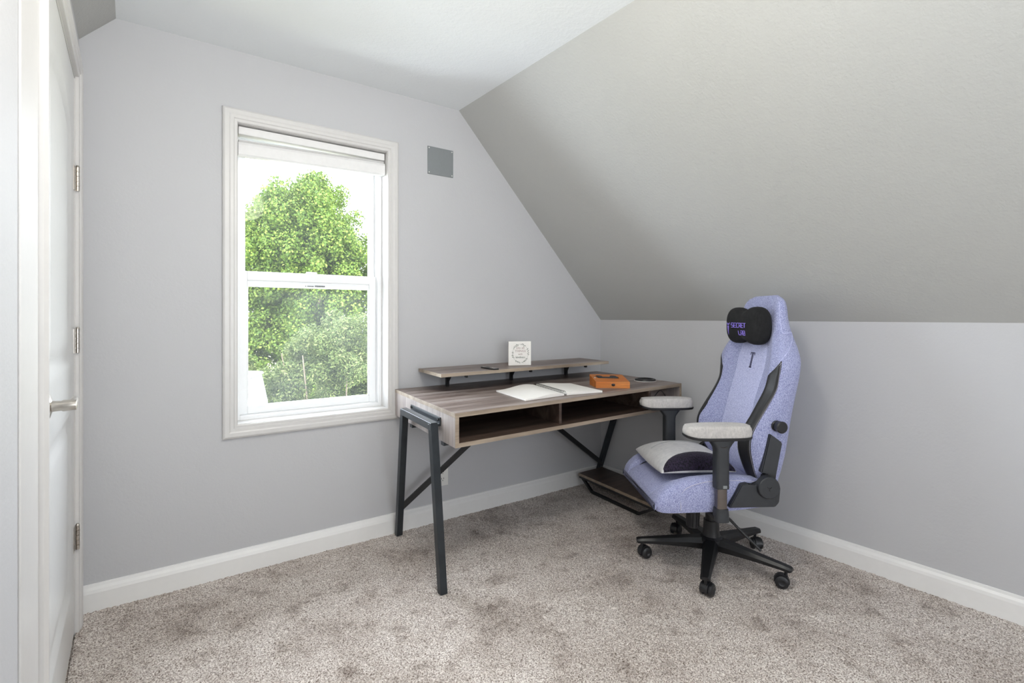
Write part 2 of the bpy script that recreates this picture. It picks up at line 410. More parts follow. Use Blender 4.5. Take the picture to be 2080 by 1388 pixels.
# ------------------------------------------------------------------ window
win = empty('window_1', PR(1.9225, 0, wz0), kind='structure')
wi = win.matrix_world.copy()
def wobj(name, bm, mat, **k):
    o = obj(name, bm, mat, **k); o.parent = win; o.matrix_parent_inverse = Matrix.Translation(win.location).inverted(); return o
def wbox(bm, s0, s1, z0, z1, q0, q1, bev=0.0):
    return box(bm, s0, s1, q0, q1, z0, z1, T=lambda c: PR(c.x, 0, c.z, q=c.y), bev=bev)
def frame_ring(bm, s0, s1, z0, z1, w, prof):
    """mitred moulding round an opening, prof: (distance outwards from opening, projection into room)"""
    rings = []
    for (sx, zx, ds, dz) in ((s0, z0, -1, -1), (s1, z0, 1, -1), (s1, z1, 1, 1), (s0, z1, -1, 1)):
        rings.append([PR(sx+ds*a, 0, zx+dz*a, q=-p) for a, p in prof])
    R = [[bm.verts.new(p) for p in r] for r in rings]; n = len(prof)
    for i in range(4):
        a, b2 = R[i], R[(i+1) % 4]
        for k in range(n): bm.faces.new([a[k], a[(k+1) % n], b2[(k+1) % n], b2[k]])
cprof = [(0, 0), (0, 0.010), (0.004, 0.012), (0.012, 0.012), (0.016, 0.016), (0.028, 0.016), (0.034, 0.019), (0.050, 0.019), (0.057, 0.015), (0.060, 0.008), (0.060, 0.0)]
bm = BM(); frame_ring(bm, ws0, ws1, wz0, wz1, 0.06, cprof); wobj('window_casing', bm, M['trim'])
bm = BM()                                           # jamb liner
wbox(bm, ws0-0.012, ws0+0.001, wz0, wz1, -0.001, 0.10); wbox(bm, ws1-0.001, ws1+0.012, wz0, wz1, -0.001, 0.10)
wbox(bm, ws0, ws1, wz1-0.001, wz1+0.012, -0.001, 0.10)
wobj('window_jamb', bm, M['trim'])
bm = BM(); wbox(bm, ws0, ws1, wz0-0.012, wz0+0.002, -0.001, 0.09); wobj('window_sill', bm, M['trim'])
bm = BM()                                           # vinyl outer frame
fs0, fs1 = ws0+0.020, ws1-0.018
wbox(bm, ws0, fs0, wz0, wz1, 0.085, 0.175, 0.002); wbox(bm, fs1, ws1, wz0, wz1, 0.085, 0.175, 0.002)
wbox(bm, fs0, fs1, wz0, wz0+0.021, 0.085, 0.175, 0.002); wbox(bm, fs0, fs1, wz1-0.02, wz1, 0.085, 0.175, 0.002)
wobj('window_frame', bm, M['vinyl'])
def sash(name, s0, s1, z0, z1, q0, q1, st, rb, rt, gm):
    bm = BM()
    wbox(bm, s0, s0+st, z0, z1, q0, q1, 0.003); wbox(bm, s1-st, s1, z0, z1, q0, q1, 0.003)
    wbox(bm, s0+st, s1-st, z0, z0+rb, q0, q1, 0.003); wbox(bm, s0+st, s1-st, z1-rt, z1, q0, q1, 0.003)
    qm = (q0+q1)/2                                  # inner glazing bead
    for a in ((s0+st, s0+st+.004, z0+rb, z1-rt), (s1-st-.004, s1-st, z0+rb, z1-rt), (s0+st, s1-st, z0+rb, z0+rb+.004), (s0+st, s1-st, z1-rt-.004, z1-rt)):
        wbox(bm, a[0], a[1], a[2], a[3], q0+0.006, q1-0.006)
    o = wobj(name, bm, M['vinyl'])
    bm = BM(); wbox(bm, s0+st-0.002, s1-st+0.002, z0+rb-.002, z1-rt+.002, qm-0.002, qm+0.002)
    g = obj('window_pane', bm, gm, parent=o)
    return o
ls = sash('lower_sash', fs0, fs1, wz0+0.021, 1.372, 0.122, 0.148, 0.036, 0.036, 0.044, M['glass2'])
us = sash('upper_sash', fs0, fs1, 1.300, wz1-0.02, 0.150, 0.174, 0.026, 0.052, 0.036, M['glass'])
bm = BM(); wbox(bm, 1.90, 1.95, 1.372, 1.382, 0.126, 0.144, 0.002); obj('sash_lock', bm, M['vinyl'], parent=ls)
bm = BM(); xx = 1.952; rs = random.Random(11)
for i in range(17):                                  # tiny maker's stamp, too small to read in the photo
    if i in (1, 8): xx -= .005
    w_ = .0032 if i < 8 else .0042; wbox(bm, xx-w_, xx, 1.3070+rs.uniform(0, .0012), 1.3070+(.0058 if i < 8 else .0082), 0.1490, 0.1502); xx -= w_+.0014
obj('maker_stamp', bm, M['dark'], parent=us)

# pleated shade pulled up under the head
sh = empty('cellular_shade', PR(1.92, 0, 1.9, q=0.05), label='white pleated window shade drawn up beneath the top of the window casing', cat='window shade')
def sobj(name, bm, mat, **k):
    o = obj(name, bm, mat, **k); o.parent = sh; o.matrix_parent_inverse = Matrix.Translation(sh.location).inverted(); return o
bm = BM(); wbox(bm, ws0+0.006, ws1-0.006, 1.988, 2.024, 0.022, 0.068, 0.004); sobj('head_rail', bm, M['shade'])
bm = BM()
nple = 7
def shz(s, z):                                       # the stack hangs slightly lower on its left side
    return z-0.020*(s-ws0)/(ws1-ws0)
for i in range(nple):
    z0 = 1.930+i*0.008
    for dz, q0, q1 in ((0, 0.026, 0.066),):
        prism(bm, [(0.024, z0+.004), (0.034, z0+.0078), (0.058, z0+.0078), (0.068, z0+.004), (0.058, z0+.0002), (0.034, z0+.0002)],
              lambda q, z: PR(ws0+0.008, 0, shz(ws0, z), q=q), lambda q, z: PR(ws1-0.008, 0, shz(ws1, z), q=q))
sobj('pleat_stack', bm, M['shade'])
bm = BM()
prism(bm, [(0.018, 1.916), (0.018, 1.960), (0.026, 1.972), (0.064, 1.972), (0.070, 1.950), (0.070, 1.914), (0.026, 1.910)],
      lambda q, z: PR(ws0+0.005, 0, shz(ws0, z), q=q), lambda q, z: PR(ws1-0.005, 0, shz(ws1, z), q=q))
sobj('bottom_rail', bm, M['shade'])

# ------------------------------------------------------------------ door in the left wall
def DL(k, z, o=0.0): return PR(SL-o, k, z)           # o: out from the left wall into the room
dr = empty('door_1', DL(DK0, 0), kind='structure')
def dobj(name, bm, mat, **k):
    o = obj(name, bm, mat, **k); o.parent = dr; o.matrix_parent_inverse = Matrix.Translation(dr.location).inverted(); return o
def dbox(bm, k0, k1, z0, z1, o0, o1, bev=0.0):
    return box(bm, k0, k1, o0, o1, z0, z1, T=lambda c: DL(c.x, c.z, c.y), bev=bev)
dk0, dk1, dz0, dz1 = DK0+0.012, DK1-0.006, 0.012, DZ-0.012
bm = BM()                                            # leaf with two moulded panels
N1, N2 = 40, 110
def panel(k, z):
    """moulded depth of the leaf face at k (0..1 across) and z"""
    def rr(ka, kb, za, zb, arch):
        zt = zb - (arch*((k-0.5)/(0.5-ka))**2 if arch else 0)
        return min(k-ka, kb-k, (z-za)/0.75, (zt-z)/0.75)
    d = max(rr(0.15, 0.85, 0.22, 0.82, 0), rr(0.15, 0.85, 1.00, 1.88, 0.09))
    if d < 0: return 0.0
    if d < 0.018: return -0.010*d/0.018
    if d < 0.05: return -0.010
    if d < 0.085: return -0.010+0.008*(d-0.05)/0.035
    return -0.002
V = [[bm.verts.new(DL(dk0+(dk1-dk0)*i/N1, dz0+(dz1-dz0)*j/N2, -0.002+panel(i/N1, dz0+(dz1-dz0)*j/N2))) for j in range(N2+1)] for i in range(N1+1)]
for i in range(N1):
    for j in range(N2): bm.faces.new([V[i][j], V[i+1][j], V[i+1][j+1], V[i][j+1]])
bs = [bm.verts.new(DL(k, z, -0.036)) for k, z in ((dk0, dz0), (dk1, dz0), (dk1, dz1), (dk0, dz1))]
bm.faces.new(list(reversed(bs)))
bm.faces.new([V[i][0] for i in range(N1, -1, -1)]+[bs[0], bs[1]]); bm.faces.new([V[i][N2] for i in range(N1+1)]+[bs[2], bs[3]])
bm.faces.new([V[0][j] for j in range(N2+1)]+[bs[3], bs[0]]); bm.faces.new([V[N1][j] for j in range(N2, -1, -1)]+[bs[1], bs[2]])
leaf = dobj('door_leaf', bm, M['door'], smooth=30)
bm = BM()                                            # door frame inside the opening
dbox(bm, DK0-0.001, DK0+0.009, 0, DZ, -0.10, 0.0); dbox(bm, DK1-0.003, DK1+0.001, 0, DZ, -0.10, 0.0); dbox(bm, DK0, DK1, DZ-0.010, DZ, -0.10, 0.0)
dobj('door_frame', bm, M['trim'])
def casing(bm, rings_k):
    pass
pf = [(0, 0.0), (0, 0.010), (0.006, 0.012), (0.016, 0.012), (0.020, 0.016), (0.034, 0.016), (0.042, 0.019), (0.056, 0.019), (0.064, 0.012), (0.064, 0.0)]
def casing_run(bm, pts):
    R = [[bm.verts.new(DL(k+dk*a, z+dz*a, p)) for a, p in pf] for (k, z, dk, dz) in pts]; n = len(pf)
    for a, b2 in zip(R, R[1:]):
        for k in range(n): bm.faces.new([a[k], a[(k+1) % n], b2[(k+1) % n], b2[k]])
    bm.faces.new(R[0]); bm.faces.new(list(reversed(R[-1])))
bm = BM(); casing_run(bm, [(DK0, 0, -1, 0), (DK0, DZ, -1, 1), (DK1, DZ, 1, 1), (DK1, 0, 1, 0)])
dobj('door_casing', bm, M['trim'])
# hinges
for i, hv in enumerate((1.655, 1.066, 0.350)):
    bm = BM()
    dbox(bm, DK0+0.003, DK0+0.006, hv-0.044, hv+0.044, -0.004, 0.003)
    dbox(bm, DK0+0.006, DK0+0.040, hv-0.044, hv+0.044, -0.0035, -0.0005)
    for j in range(5):
        z = hv-0.044+j*0.0176
        cyl(bm, DL(DK0+0.006, z+0.0006, 0.007), DL(DK0+0.006, z+0.0170, 0.007), 0.0062, seg=12)
    cyl(bm, DL(DK0+0.006, hv+0.044, 0.007), DL(DK0+0.006, hv+0.050, 0.007), 0.0068, 0.004, seg=12)
    o = obj('door_hinge', bm, M['nickel'], smooth=40); o.parent = dr
    o.matrix_parent_inverse = Matrix.Translation(dr.location).inverted()
# lever handle
hk, hz = DK1-0.078, 0.940
bm = BM()
o0 = DL(hk, hz, -0.002); o1 = DL(hk, hz, 0.010)
nrm = (o1-o0).normalized(); ql = Vector((0, 0, 1)).rotation_difference(nrm).to_matrix()
lathe(bm, [(0, 0), (0.033, 0), (0.033, 0.004), (0.030, 0.009), (0.020, 0.012), (0.013, 0.014), (0.012, 0.030), (0.014, 0.034), (0.012, 0.058), (0, 0.060)], lambda c: o0+ql @ c, 28)
dd = (DL(hk-1, hz)-DL(hk, hz)).normalized(); pc = o0+nrm*0.047
rings = []
for t, h, w in ((-0.012, .004, .004), (-0.010, .009, .008), (0.0, .0125, .011), (0.05, .0110, .0085), (0.105, .0105, .008), (0.113, .008, .006), (0.114, .003, .003)):
    rings.append([pc+dd*t+nrm*(w*math.cos(a))+Vector((0, 0, 1))*(h*math.sin(a)+(-0.0025 if t > .06 else 0)) for a in [2*PI*i/16 for i in range(16)]])
loft(bm, rings)
o = obj('door_handle', bm, M['nickel'], smooth=40); o.parent = dr; o.matrix_parent_inverse = Matrix.Translation(dr.location).inverted()

# the flat board and wall return beside the door, nearer the camera
bm = BM(); dbox(bm, 1.089, 1.300, -0.01, 2.20, 0.0, 0.004, 0.001); tag(obj('trim_1', bm, M['trim']), kind='structure')

# ------------------------------------------------------------------ small things on the window wall
pl = empty('blank_cover_plate', PR(1.275, 0, 2.02), label='small square grey blank plate with four screws, high on the wall beside the window', cat='wall plate')
def lobj(par, name, bm, mat, **k):
    o = obj(name, bm, mat, **k); o.parent = par
    o.matrix_parent_inverse = (Matrix.Translation(par.location) @ par.rotation_euler.to_matrix().to_4x4()).inverted(); return o
def ray_on_wall(u, v, q=0.0):
    dx, dz = (u-1040)/FP, -(v-HZ)/FP
    t = (NAX*(CX-NAX*q)+NAY*(CY-NAY*q))/(NAX*dx+NAY)
    return Vector((dx*t, t, E+dz*t))
def s_of(p): return (CX-p.x)*AX+(CY-p.y)*AY
a = ray_on_wall(868, 296); b_ = ray_on_wall(920, 362)
ps0, ps1 = s_of(b_), s_of(a); pz1, pz0 = a.z, b_.z
bm = BM(); box(bm, ps0, ps1, -0.004, 0.0, pz0, pz1, T=lambda c: PR(c.x, 0, c.z, q=c.y), bev=0.0015); lobj(pl, 'plate', bm, M['plate'])
for ss in (ps0+.009, ps1-.009):
    for zz in (pz0+.010, pz1-.010):
        bm = BM(); cyl(bm, PR(ss, 0, zz, q=-0.0035), PR(ss, 0, zz, q=-0.0062), 0.0035, 0.0028, seg=12); lobj(pl, 'screw', bm, M['steel' if False else 'white'])
oc = ray_on_wall(898, 966); os_ = s_of(oc)
ou = empty('wall_outlet', PR(os_, 0, oc.z), label='white double socket outlet low on the wall behind the desk leg', cat='outlet')
bm = BM(); box(bm, os_-.036, os_+.036, -0.006, 0, oc.z-.058, oc.z+.058, T=lambda c: PR(c.x, 0, c.z, q=c.y), bev=0.002); lobj(ou, 'cover', bm, M['white'])
for dz in (-.0195, .0195):
    bm = BM()
    pts = [(0.0168*math.cos(t), max(-.0135, min(.0135, 0.0168*math.sin(t)))) for t in [2*PI*i/28 for i in range(28)]]
    prism(bm, pts, lambda a, b2: PR(os_+a, 0, oc.z+dz+b2, q=-0.0050), lambda a, b2: PR(os_+a, 0, oc.z+dz+b2, q=-0.0080))
    soc = lobj(ou, 'socket', bm, M['white'])
    bm = BM()
    for ds in (-.0063, .0063): box(bm, os_+ds-.0012, os_+ds+.0012, -0.0084, -0.0070, oc.z+dz-.001, oc.z+dz+.008, T=lambda c: PR(c.x, 0, c.z, q=c.y))
    cyl(bm, PR(os_, 0, oc.z+dz-.0075, q=-.0070), PR(os_, 0, oc.z+dz-.0075, q=-.0084), 0.0026, seg=10)
    sl = obj('slots', bm, M['dark']); sl.parent = soc
    sl.matrix_parent_inverse = Matrix.Identity(4)

# ------------------------------------------------------------------ desk
UX, UY = 0.8056, 0.5925                              # along the desk's front
VX, VY = -0.5140, 0.8578                             # front to back
DW, DD, ZT = 1.500, 0.766, 0.767
O2 = Vector((-0.2269, 1.9646, 0))
yaw = math.atan2(UY, UX)
skx = UX*VX+UY*VY; sky = math.sqrt(1-skx*skx)
def dsk(w, q, z): return Vector((w+q*skx, q*sky, z))         # desk-local
def dT(c): return dsk(c.x, c.y, c.z)
def dW(w, q, z): return O2+Vector((UX*w+VX*q, UY*w+VY*q, z))
def w_of(p):                                          # world -> (w,q)
    d = p-O2; det = UX*VY-UY*VX
    return ((d.x*VY-d.y*VX)/det, (UX*d.y-UY*d.x)/det)
desk = empty('desk', O2, yaw, label='wood-look writing desk with open cubbies and angled dark metal legs under the window corner', cat='desk')
def kobj(name, bm, mat, parent=None, **k): return obj(name, bm, mat, parent=parent or desk, **k)
HB = 0.139; tt = 0.0175; ZB = ZT-HB
bm = BM(); box(bm, 0, DW, 0, DD, ZT-tt, ZT, T=dT, bev=0.0008, seg=1); top = kobj('desktop', bm, M['wx'])
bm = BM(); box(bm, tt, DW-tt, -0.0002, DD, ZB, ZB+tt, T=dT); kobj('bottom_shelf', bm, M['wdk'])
for x0 in (0.0, DW-tt):
    bm = BM(); box(bm, x0, x0+tt, 0, DD, ZB, ZT-tt, T=dT); kobj('side_panel', bm, M['wz'])
# light edge banding strips
def band(name, x0, x1, y0, y1, z0, z1, par=None):
    bm = BM(); box(bm, x0, x1, y0, y1, z0, z1, T=dT); return kobj(name, bm, M['wedge'], parent=par)
e = 0.0012
band('edge_band', 0, DW, -e, 0.0, ZT-tt, ZT, top); band('edge_band', -e, 0, -e, DD, ZT-tt, ZT, top)
band('edge_band', tt, DW-tt, -e, 0, ZB, ZB+tt); band('edge_band', -e*.0, tt, -e, 0, ZB, ZT-tt); band('edge_band', DW-tt, DW, -e, 0, ZB, ZT-tt)
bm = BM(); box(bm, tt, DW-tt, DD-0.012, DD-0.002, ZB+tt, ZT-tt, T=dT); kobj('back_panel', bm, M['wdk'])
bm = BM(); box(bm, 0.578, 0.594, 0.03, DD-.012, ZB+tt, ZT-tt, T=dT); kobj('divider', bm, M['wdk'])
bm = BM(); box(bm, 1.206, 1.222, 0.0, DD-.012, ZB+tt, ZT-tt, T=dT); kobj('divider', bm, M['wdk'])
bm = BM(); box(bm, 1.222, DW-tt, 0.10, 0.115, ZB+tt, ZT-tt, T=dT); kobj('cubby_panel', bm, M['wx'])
bm = BM()                                            # under-desk steel rails
box(bm, 0.02, DW-.02, 0.16, 0.19, ZB-.03, ZB, T=dT); box(bm, 0.02, DW-.02, 0.56, 0.59, ZB-.03, ZB, T=dT)
kobj('under_rail', bm, M['frame'])
LI = (Matrix.Translation(O2) @ Matrix.Rotation(yaw, 4, 'Z')).inverted()
def L(p): return LI @ Vector(p)
ff = w_of(Vector((-0.279, 2.070, 0))); fb = w_of(Vector((-0.628, 2.587, 0)))
def aframe(sgn, w0):
    """trestle end: sgn -1 left, +1 right; w0 outer plane"""
    t = 0.032
    a0, a1 = (0.125, 0.520); zt = 0.712-t/2
    fr = kobj_frame = None
    bm = BM()
    box(bm, w0-t/2, w0+t/2, a0, a1, zt-t/2, zt+t/2, T=dT, bev=0.002)
    top_ = kobj('end_frame', bm, M['frame'])
    for (q1, (wf, qf)) in ((a0+t/2, (-sgn*0+w0+(0.035 if sgn < 0 else -0.035), ff[1])), (a1-t/2, (w0+(0.05 if sgn < 0 else -0.05), fb[1]))):
        bm = BM(); p0 = dsk(w0, q1, zt+t*.3); p1 = dsk(wf, qf, 0.0)
        bar(bm, p0, p1, t, t, up=(1, 0, 0), bev=0.002)
        for v in bm.verts:                            # foot cut level on the carpet
            if v.co.z < 0.03: v.co.z = -0.004
        kobj('leg', bm, M['frame'])
    bm = BM()                                        # mounting plate on the end panel
    xo = 0.0 if sgn < 0 else DW
    box(bm, min(xo, xo+sgn*.006), max(xo, xo+sgn*.006), a0+.02, a1-.01, 0.690, 0.726, T=dT)
    box(bm, min(xo, w0), max(xo, w0), a0+.02, a1-.01, 0.690, 0.700, T=dT)
    kobj('mount_plate', bm, M['frame'])
    for qq in (a0+.035, a1-.025):
        bm = BM(); cyl(bm, dsk(xo+sgn*.006, qq, .716), dsk(xo+sgn*.011, qq, .716), .006, seg=10); kobj('bolt', bm, M['blackm'])
    return w0
aframe(-1, -0.040); aframe(1, DW+0.040)
for (wa, wb) in ((-0.005, 0.62), (DW+0.005, 0.80)):
    bm = BM(); zb0 = 0.155 if wa < 0.5 else 0.125; qa = 0.685
    bar(bm, dsk(wa, qa, zb0), dsk(wb, 0.60, ZB-.01), 0.010, 0.030, up=(0, 0, 1), bev=0.001); kobj('brace', bm, M['blackm'])
# low board with sled runners at the right end
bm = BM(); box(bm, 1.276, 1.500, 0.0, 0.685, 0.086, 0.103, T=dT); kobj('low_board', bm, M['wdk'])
bm = BM(); box(bm, 1.2748, 1.276, 0.0, 0.685, 0.086, 0.103, T=dT); kobj('edge_band', bm, M['wedge'])
for ww in (1.288, 1.488):
    bm = BM()
    P = [(0.03, 0.077), (0.15, 0.010), (0.56, 0.010), (0.66, 0.077)]
    for (q0, z0), (q1, z1) in zip(P, P[1:]): bar(bm, dsk(ww, q0, z0), dsk(ww, q1, z1), 0.016, 0.016, up=(1, 0, 0), bev=0.001)
    bar(bm, dsk(ww, 0.0, .078), dsk(ww, .685, .078), .016, .016, up=(0, 0, 1)); kobj('runner', bm, M['blackm'])
# riser shelf on little steel brackets
def zplane(u, v, z):
    t = (E-z)/((v-HZ)/FP); return Vector(((u-1040)/FP*t, t, z))
sw0, sq0 = w_of(zplane(896.2, 760.4, 0.869)); sw1, _ = w_of(zplane(1235.6, 733.8, 0.869)); _, sq1 = w_of(zplane(853.8, 748.5, 0.869))
bm = BM(); box(bm, sw0, sw1, sq0, sq1, 0.852, 0.869, T=dT, bev=0.0006, seg=1); ris = kobj('riser_shelf', bm, M['wx'])
bm = BM(); box(bm, sw0, sw1, sq0-e, sq0, 0.852, 0.869, T=dT); kobj('edge_band', bm, M['wedge'], parent=ris)
bm = BM(); box(bm, sw0-e, sw0, sq0-e, sq1, 0.852, 0.869, T=dT); kobj('edge_band', bm, M['wedge'], parent=ris)
for u in (907, 1038, 1149):
    bw = {907: 0.0}.get(u, 0)
    # bracket stands 6 cm in front of the desk's rear edge
    qb = sq1-0.075
    best = min(((abs(1040+FP*dW(w/1000, qb, .8).x/dW(w/1000, qb, .8).y-u), w/1000) for w in range(0, 1500, 5)))[1]
    bm = BM()
    box(bm, best, best+.003, qb, qb+.018, ZT, .852, T=dT)
    box(bm, best, best+.018, qb, qb+.003, ZT, .852, T=dT)
    prism(bm, [(best, .852), (best+.050, .852), (best+.018, .795), (best, .785)], lambda a, z: dsk(a, qb, z), lambda a, z: dsk(a, qb+.003, z))
    box(bm, best, best+.050, qb-.006, qb+.008, .849, .852, T=dT)
    kobj('shelf_bracket', bm, M['blackm'])
for u in (943, 1075, 1188):
    qb = sq0+0.06
    best = min(((abs(1040+FP*dW(w/1000, qb, .84).x/dW(w/1000, qb, .84).y-u), w/1000) for w in range(0, 1500, 5)))[1]
    bm = BM(); box(bm, best-.022, best+.022, qb, qb+.02, .843, .852, T=dT, bev=.001); box(bm, best+.010, best+.022, qb, qb+.02, .832, .845, T=dT, bev=.001)
    kobj('cable_clip', bm, M['blackm'])

# cord loop peeping out of the right cubby
bm = BM(); tube(bm, [dW(1.36+.055*math.cos(t), .05+.01*math.sin(2*t), ZB+tt+.045+.040*math.sin(t)) for t in [2*PI*i/32 for i in range(32)]], 0.0022, 6, closed=True)
tag(obj('coiled_cord', bm, M['blackp']), label='thin looped cord lying in the right-hand cubby of the desk', cat='cord')

# ------------------------------------------------------------------ things on the desk
# open spiral notebook
nb = empty('spiral_notebook', zplane(1116, 798, ZT), label='open spiral-bound sketchbook with blank white pages lying flat on the desk', cat='notebook')
P = {k: zplane(*v) for k, v in dict(lf=(1008, 791.5, ZT+.012), ln=(1068, 813.5, ZT+.004), st=(1086, 781.0, ZT+.010), sn=(1149, 800.5, ZT+.008), rf=(1158, 778.5, ZT+.010), rn=(1223.5, 794.5, ZT+.008)).items()}
def page_block(name, A, B, C_, D, th, arch):
    """A,B spine far/near ; C_,D outer far/near"""
    bm = BM(); n = 10; topv = []; botv = []
    for i in range(n+1):
        t = i/n; r1 = []; r0 = []
        for (p, q) in ((A, C_), (B, D)):
            x = p.lerp(q, t); h = th*(1-0.35*t)+arch*math.sin(PI*min(1, t*1.25))*(1-t)*1.2
            r1.append(bm.verts.new((x.x, x.y, ZT+.003+h))); r0.append(bm.verts.new((x.x, x.y, ZT+.0008)))
        topv.append(r1); botv.append(r0)
    for i in range(n):
        bm.faces.new([topv[i][0], topv[i][1], topv[i+1][1], topv[i+1][0]]); bm.faces.new([botv[i][0], botv[i+1][0], botv[i+1][1], botv[i][1]])
        bm.faces.new([topv[i][0], topv[i+1][0], botv[i+1][0], botv[i][0]]); bm.faces.new([topv[i][1], botv[i][1], botv[i+1][1], topv[i+1][1]])
    bm.faces.new([topv[0][0], botv[0][0], botv[0][1], topv[0][1]]); bm.faces.new([topv[n][0], topv[n][1], botv[n][1], botv[n][0]])
    return lobj(nb, name, bm, M['paper'], smooth=30)
sd = (P['sn']-P['st']); sdir = sd.normalized(); perp = Vector((sdir.y, -sdir.x, 0)).normalized()
if (P['rf']-P['st']).dot(perp) < 0: perp = -perp
page_block('left_pages', P['st']-perp*.008, P['sn']-perp*.008, P['lf'], P['ln'], .006, .012)
page_block('right_pages', P['st']+perp*.008, P['sn']+perp*.008, P['rf'], P['rn'], .010, .004)
bm = BM(); pts = []; turns = 26
for i in range(turns*10+1):
    t = i/(turns*10); c = P['st'].lerp(P['sn'], t*0.97+.015); a = 2*PI*turns*t
    pts.append(Vector((c.x, c.y, ZT+.011))+perp*(.010*math.cos(a))+Vector((0, 0, .0095*math.sin(a))))
tube(bm, pts, .0010, 5); lobj(nb, 'spiral', bm, M['blackm'])

# orange wooden box with sloping top
b0 = zplane(1210.5, 788.3, ZT); b1 = zplane(1279.5, 789.3, ZT)
bxd = (b1-b0); bw = bxd.length; bx = bxd.normalized(); by = Vector((-bx.y, bx.x, 0)); by = (by+bx*-.20).normalized()
wb = empty('wooden_pen_box', b0, label='small orange-stained wooden box with sloping top and slot on the desk', cat='wooden box')
def BX(x, y, z): return b0+bx*x+by*y+Vector((0, 0, z))
dp = .135; h0, h1 = .034, .058
def btop(y): return h0+(h1-h0)*y/dp
bm = BM()
sl0, sl1, sy0, sy1 = .028, bw-.034, .064, .096
def quadprism(x0, x1, y0, y1, zb=0.0, ztop=None):
    vs = []
    for y in (y0, y1):
        for x in (x0, x1):
            vs.append((x, y))
    A = [bm.verts.new(BX(x, y, zb)) for x, y in vs]; B = [bm.verts.new(BX(x, y, ztop if ztop is not None else btop(y))) for x, y in vs]
    for f in ((A[0], A[2], A[3], A[1]), (B[0], B[1], B[3], B[2]), (A[0], A[1], B[1], B[0]), (A[2], B[2], B[3], A[3]), (A[0], B[0], B[2], A[2]), (A[1], A[3], B[3], B[1])): bm.faces.new(f)
quadprism(0, bw, 0, sy0); quadprism(0, bw, sy1, dp); quadprism(0, sl0, sy0, sy1); quadprism(sl1, bw, sy0, sy1); quadprism(sl0, sl1, sy0, sy1, 0, .030)
lobj(wb, 'box_body', bm, M['orange'])
bm = BM()
nrmb = Vector((0, 0, 1))
for cx_ in (sl0+.014, sl1-.026):
    pts = [(cx_+.019*math.cos(t), .099+.017*math.sin(t)) for t in [2*PI*i/20 for i in range(20)]]
    prism(bm, pts, lambda a, b2: BX(a, b2, btop(b2)-.004), lambda a, b2: BX(a, b2, btop(b2)+.0006))
quadprism(sl0+.001, sl1-.001, sy0+.001, sy1-.001, .030, .040)
bar(bm, BX(sl0+.012, .083, .046), BX(sl1-.004, .083, .046), .014, .010)
lobj(wb, 'slot_lining', bm, M['blackp'])
bm = BM()
kx = BX(bw*.51, -.0005, h0*.52)
rings = [[kx+bx*(r*math.cos(t))+Vector((0, 0, r*.72*math.sin(t)))-by*d for t in [2*PI*i/18 for i in range(18)]] for r, d in ((.010, 0), (.010, .002), (.006, .003), (.005, .006), (.001, .008))]
loft(bm, rings); lobj(wb, 'knob', bm, M['blackm'], smooth=40)
bm = BM(); cyl(bm, BX(.012, .070, btop(.070)-.001), BX(.012, .070, btop(.07)+.003), .006, seg=14); lobj(wb, 'silver_cap', bm, M['nickel'])

# round black ring dish
rc = zplane(1310.6, 773.5, ZT)
dish = empty('round_coaster', rc, label='round black ring-shaped dish with pale rim near the right end of the desk', cat='coaster')
bm = BM(); lathe(bm, [(0, .002), (.042, .002), (.046, .010), (.052, .013), (.060, .011), (.063, .004), (.060, .0008), (0, .0008)], lambda c: rc+c, 40); lobj(dish, 'ring', bm, M['blackm'], smooth=50)
bm = BM(); lathe(bm, [(.059, .0), (.066, .0), (.066, .0022), (.062, .0022)], lambda c: rc+c, 40)
lobj(dish, 'rim', bm, M['white'], smooth=50)

# remote on the riser
r0 = zplane(976.3, 748.0, .869); r1 = zplane(1003, 752.3, .869)
rm = empty('remote_control', (r0+r1)/2, label='slim silver-topped black remote control lying on the riser shelf', cat='remote control')
rd = (r1-r0).normalized(); rp = Vector((-rd.y, rd.x, 0)); rl = (r1-r0).length
bm = BM(); box(bm, 0, rl, 0, .034, .8695, .8765, T=lambda c: Vector((r0.x, r0.y, 0))+rd*c.x+rp*c.y+Vector((0, 0, c.z)), bev=.0025); lobj(rm, 'body', bm, M['blackp'])
bm = BM(); box(bm, .003, rl-.003, .003, .031, .8765, .8773, T=lambda c: Vector((r0.x, r0.y, 0))+rd*c.x+rp*c.y+Vector((0, 0, c.z))); lobj(rm, 'face', bm, M['nickel'])
bm = BM()
for i in range(4):
    for j in range(2): cyl(bm, Vector((r0.x, r0.y, .8772))+rd*(.03+.013*i)+rp*(.011+.012*j), Vector((r0.x, r0.y, .8788))+rd*(.03+.013*i)+rp*(.011+.012*j), .0032, seg=8)
lobj(rm, 'buttons', bm, M['blackp'])

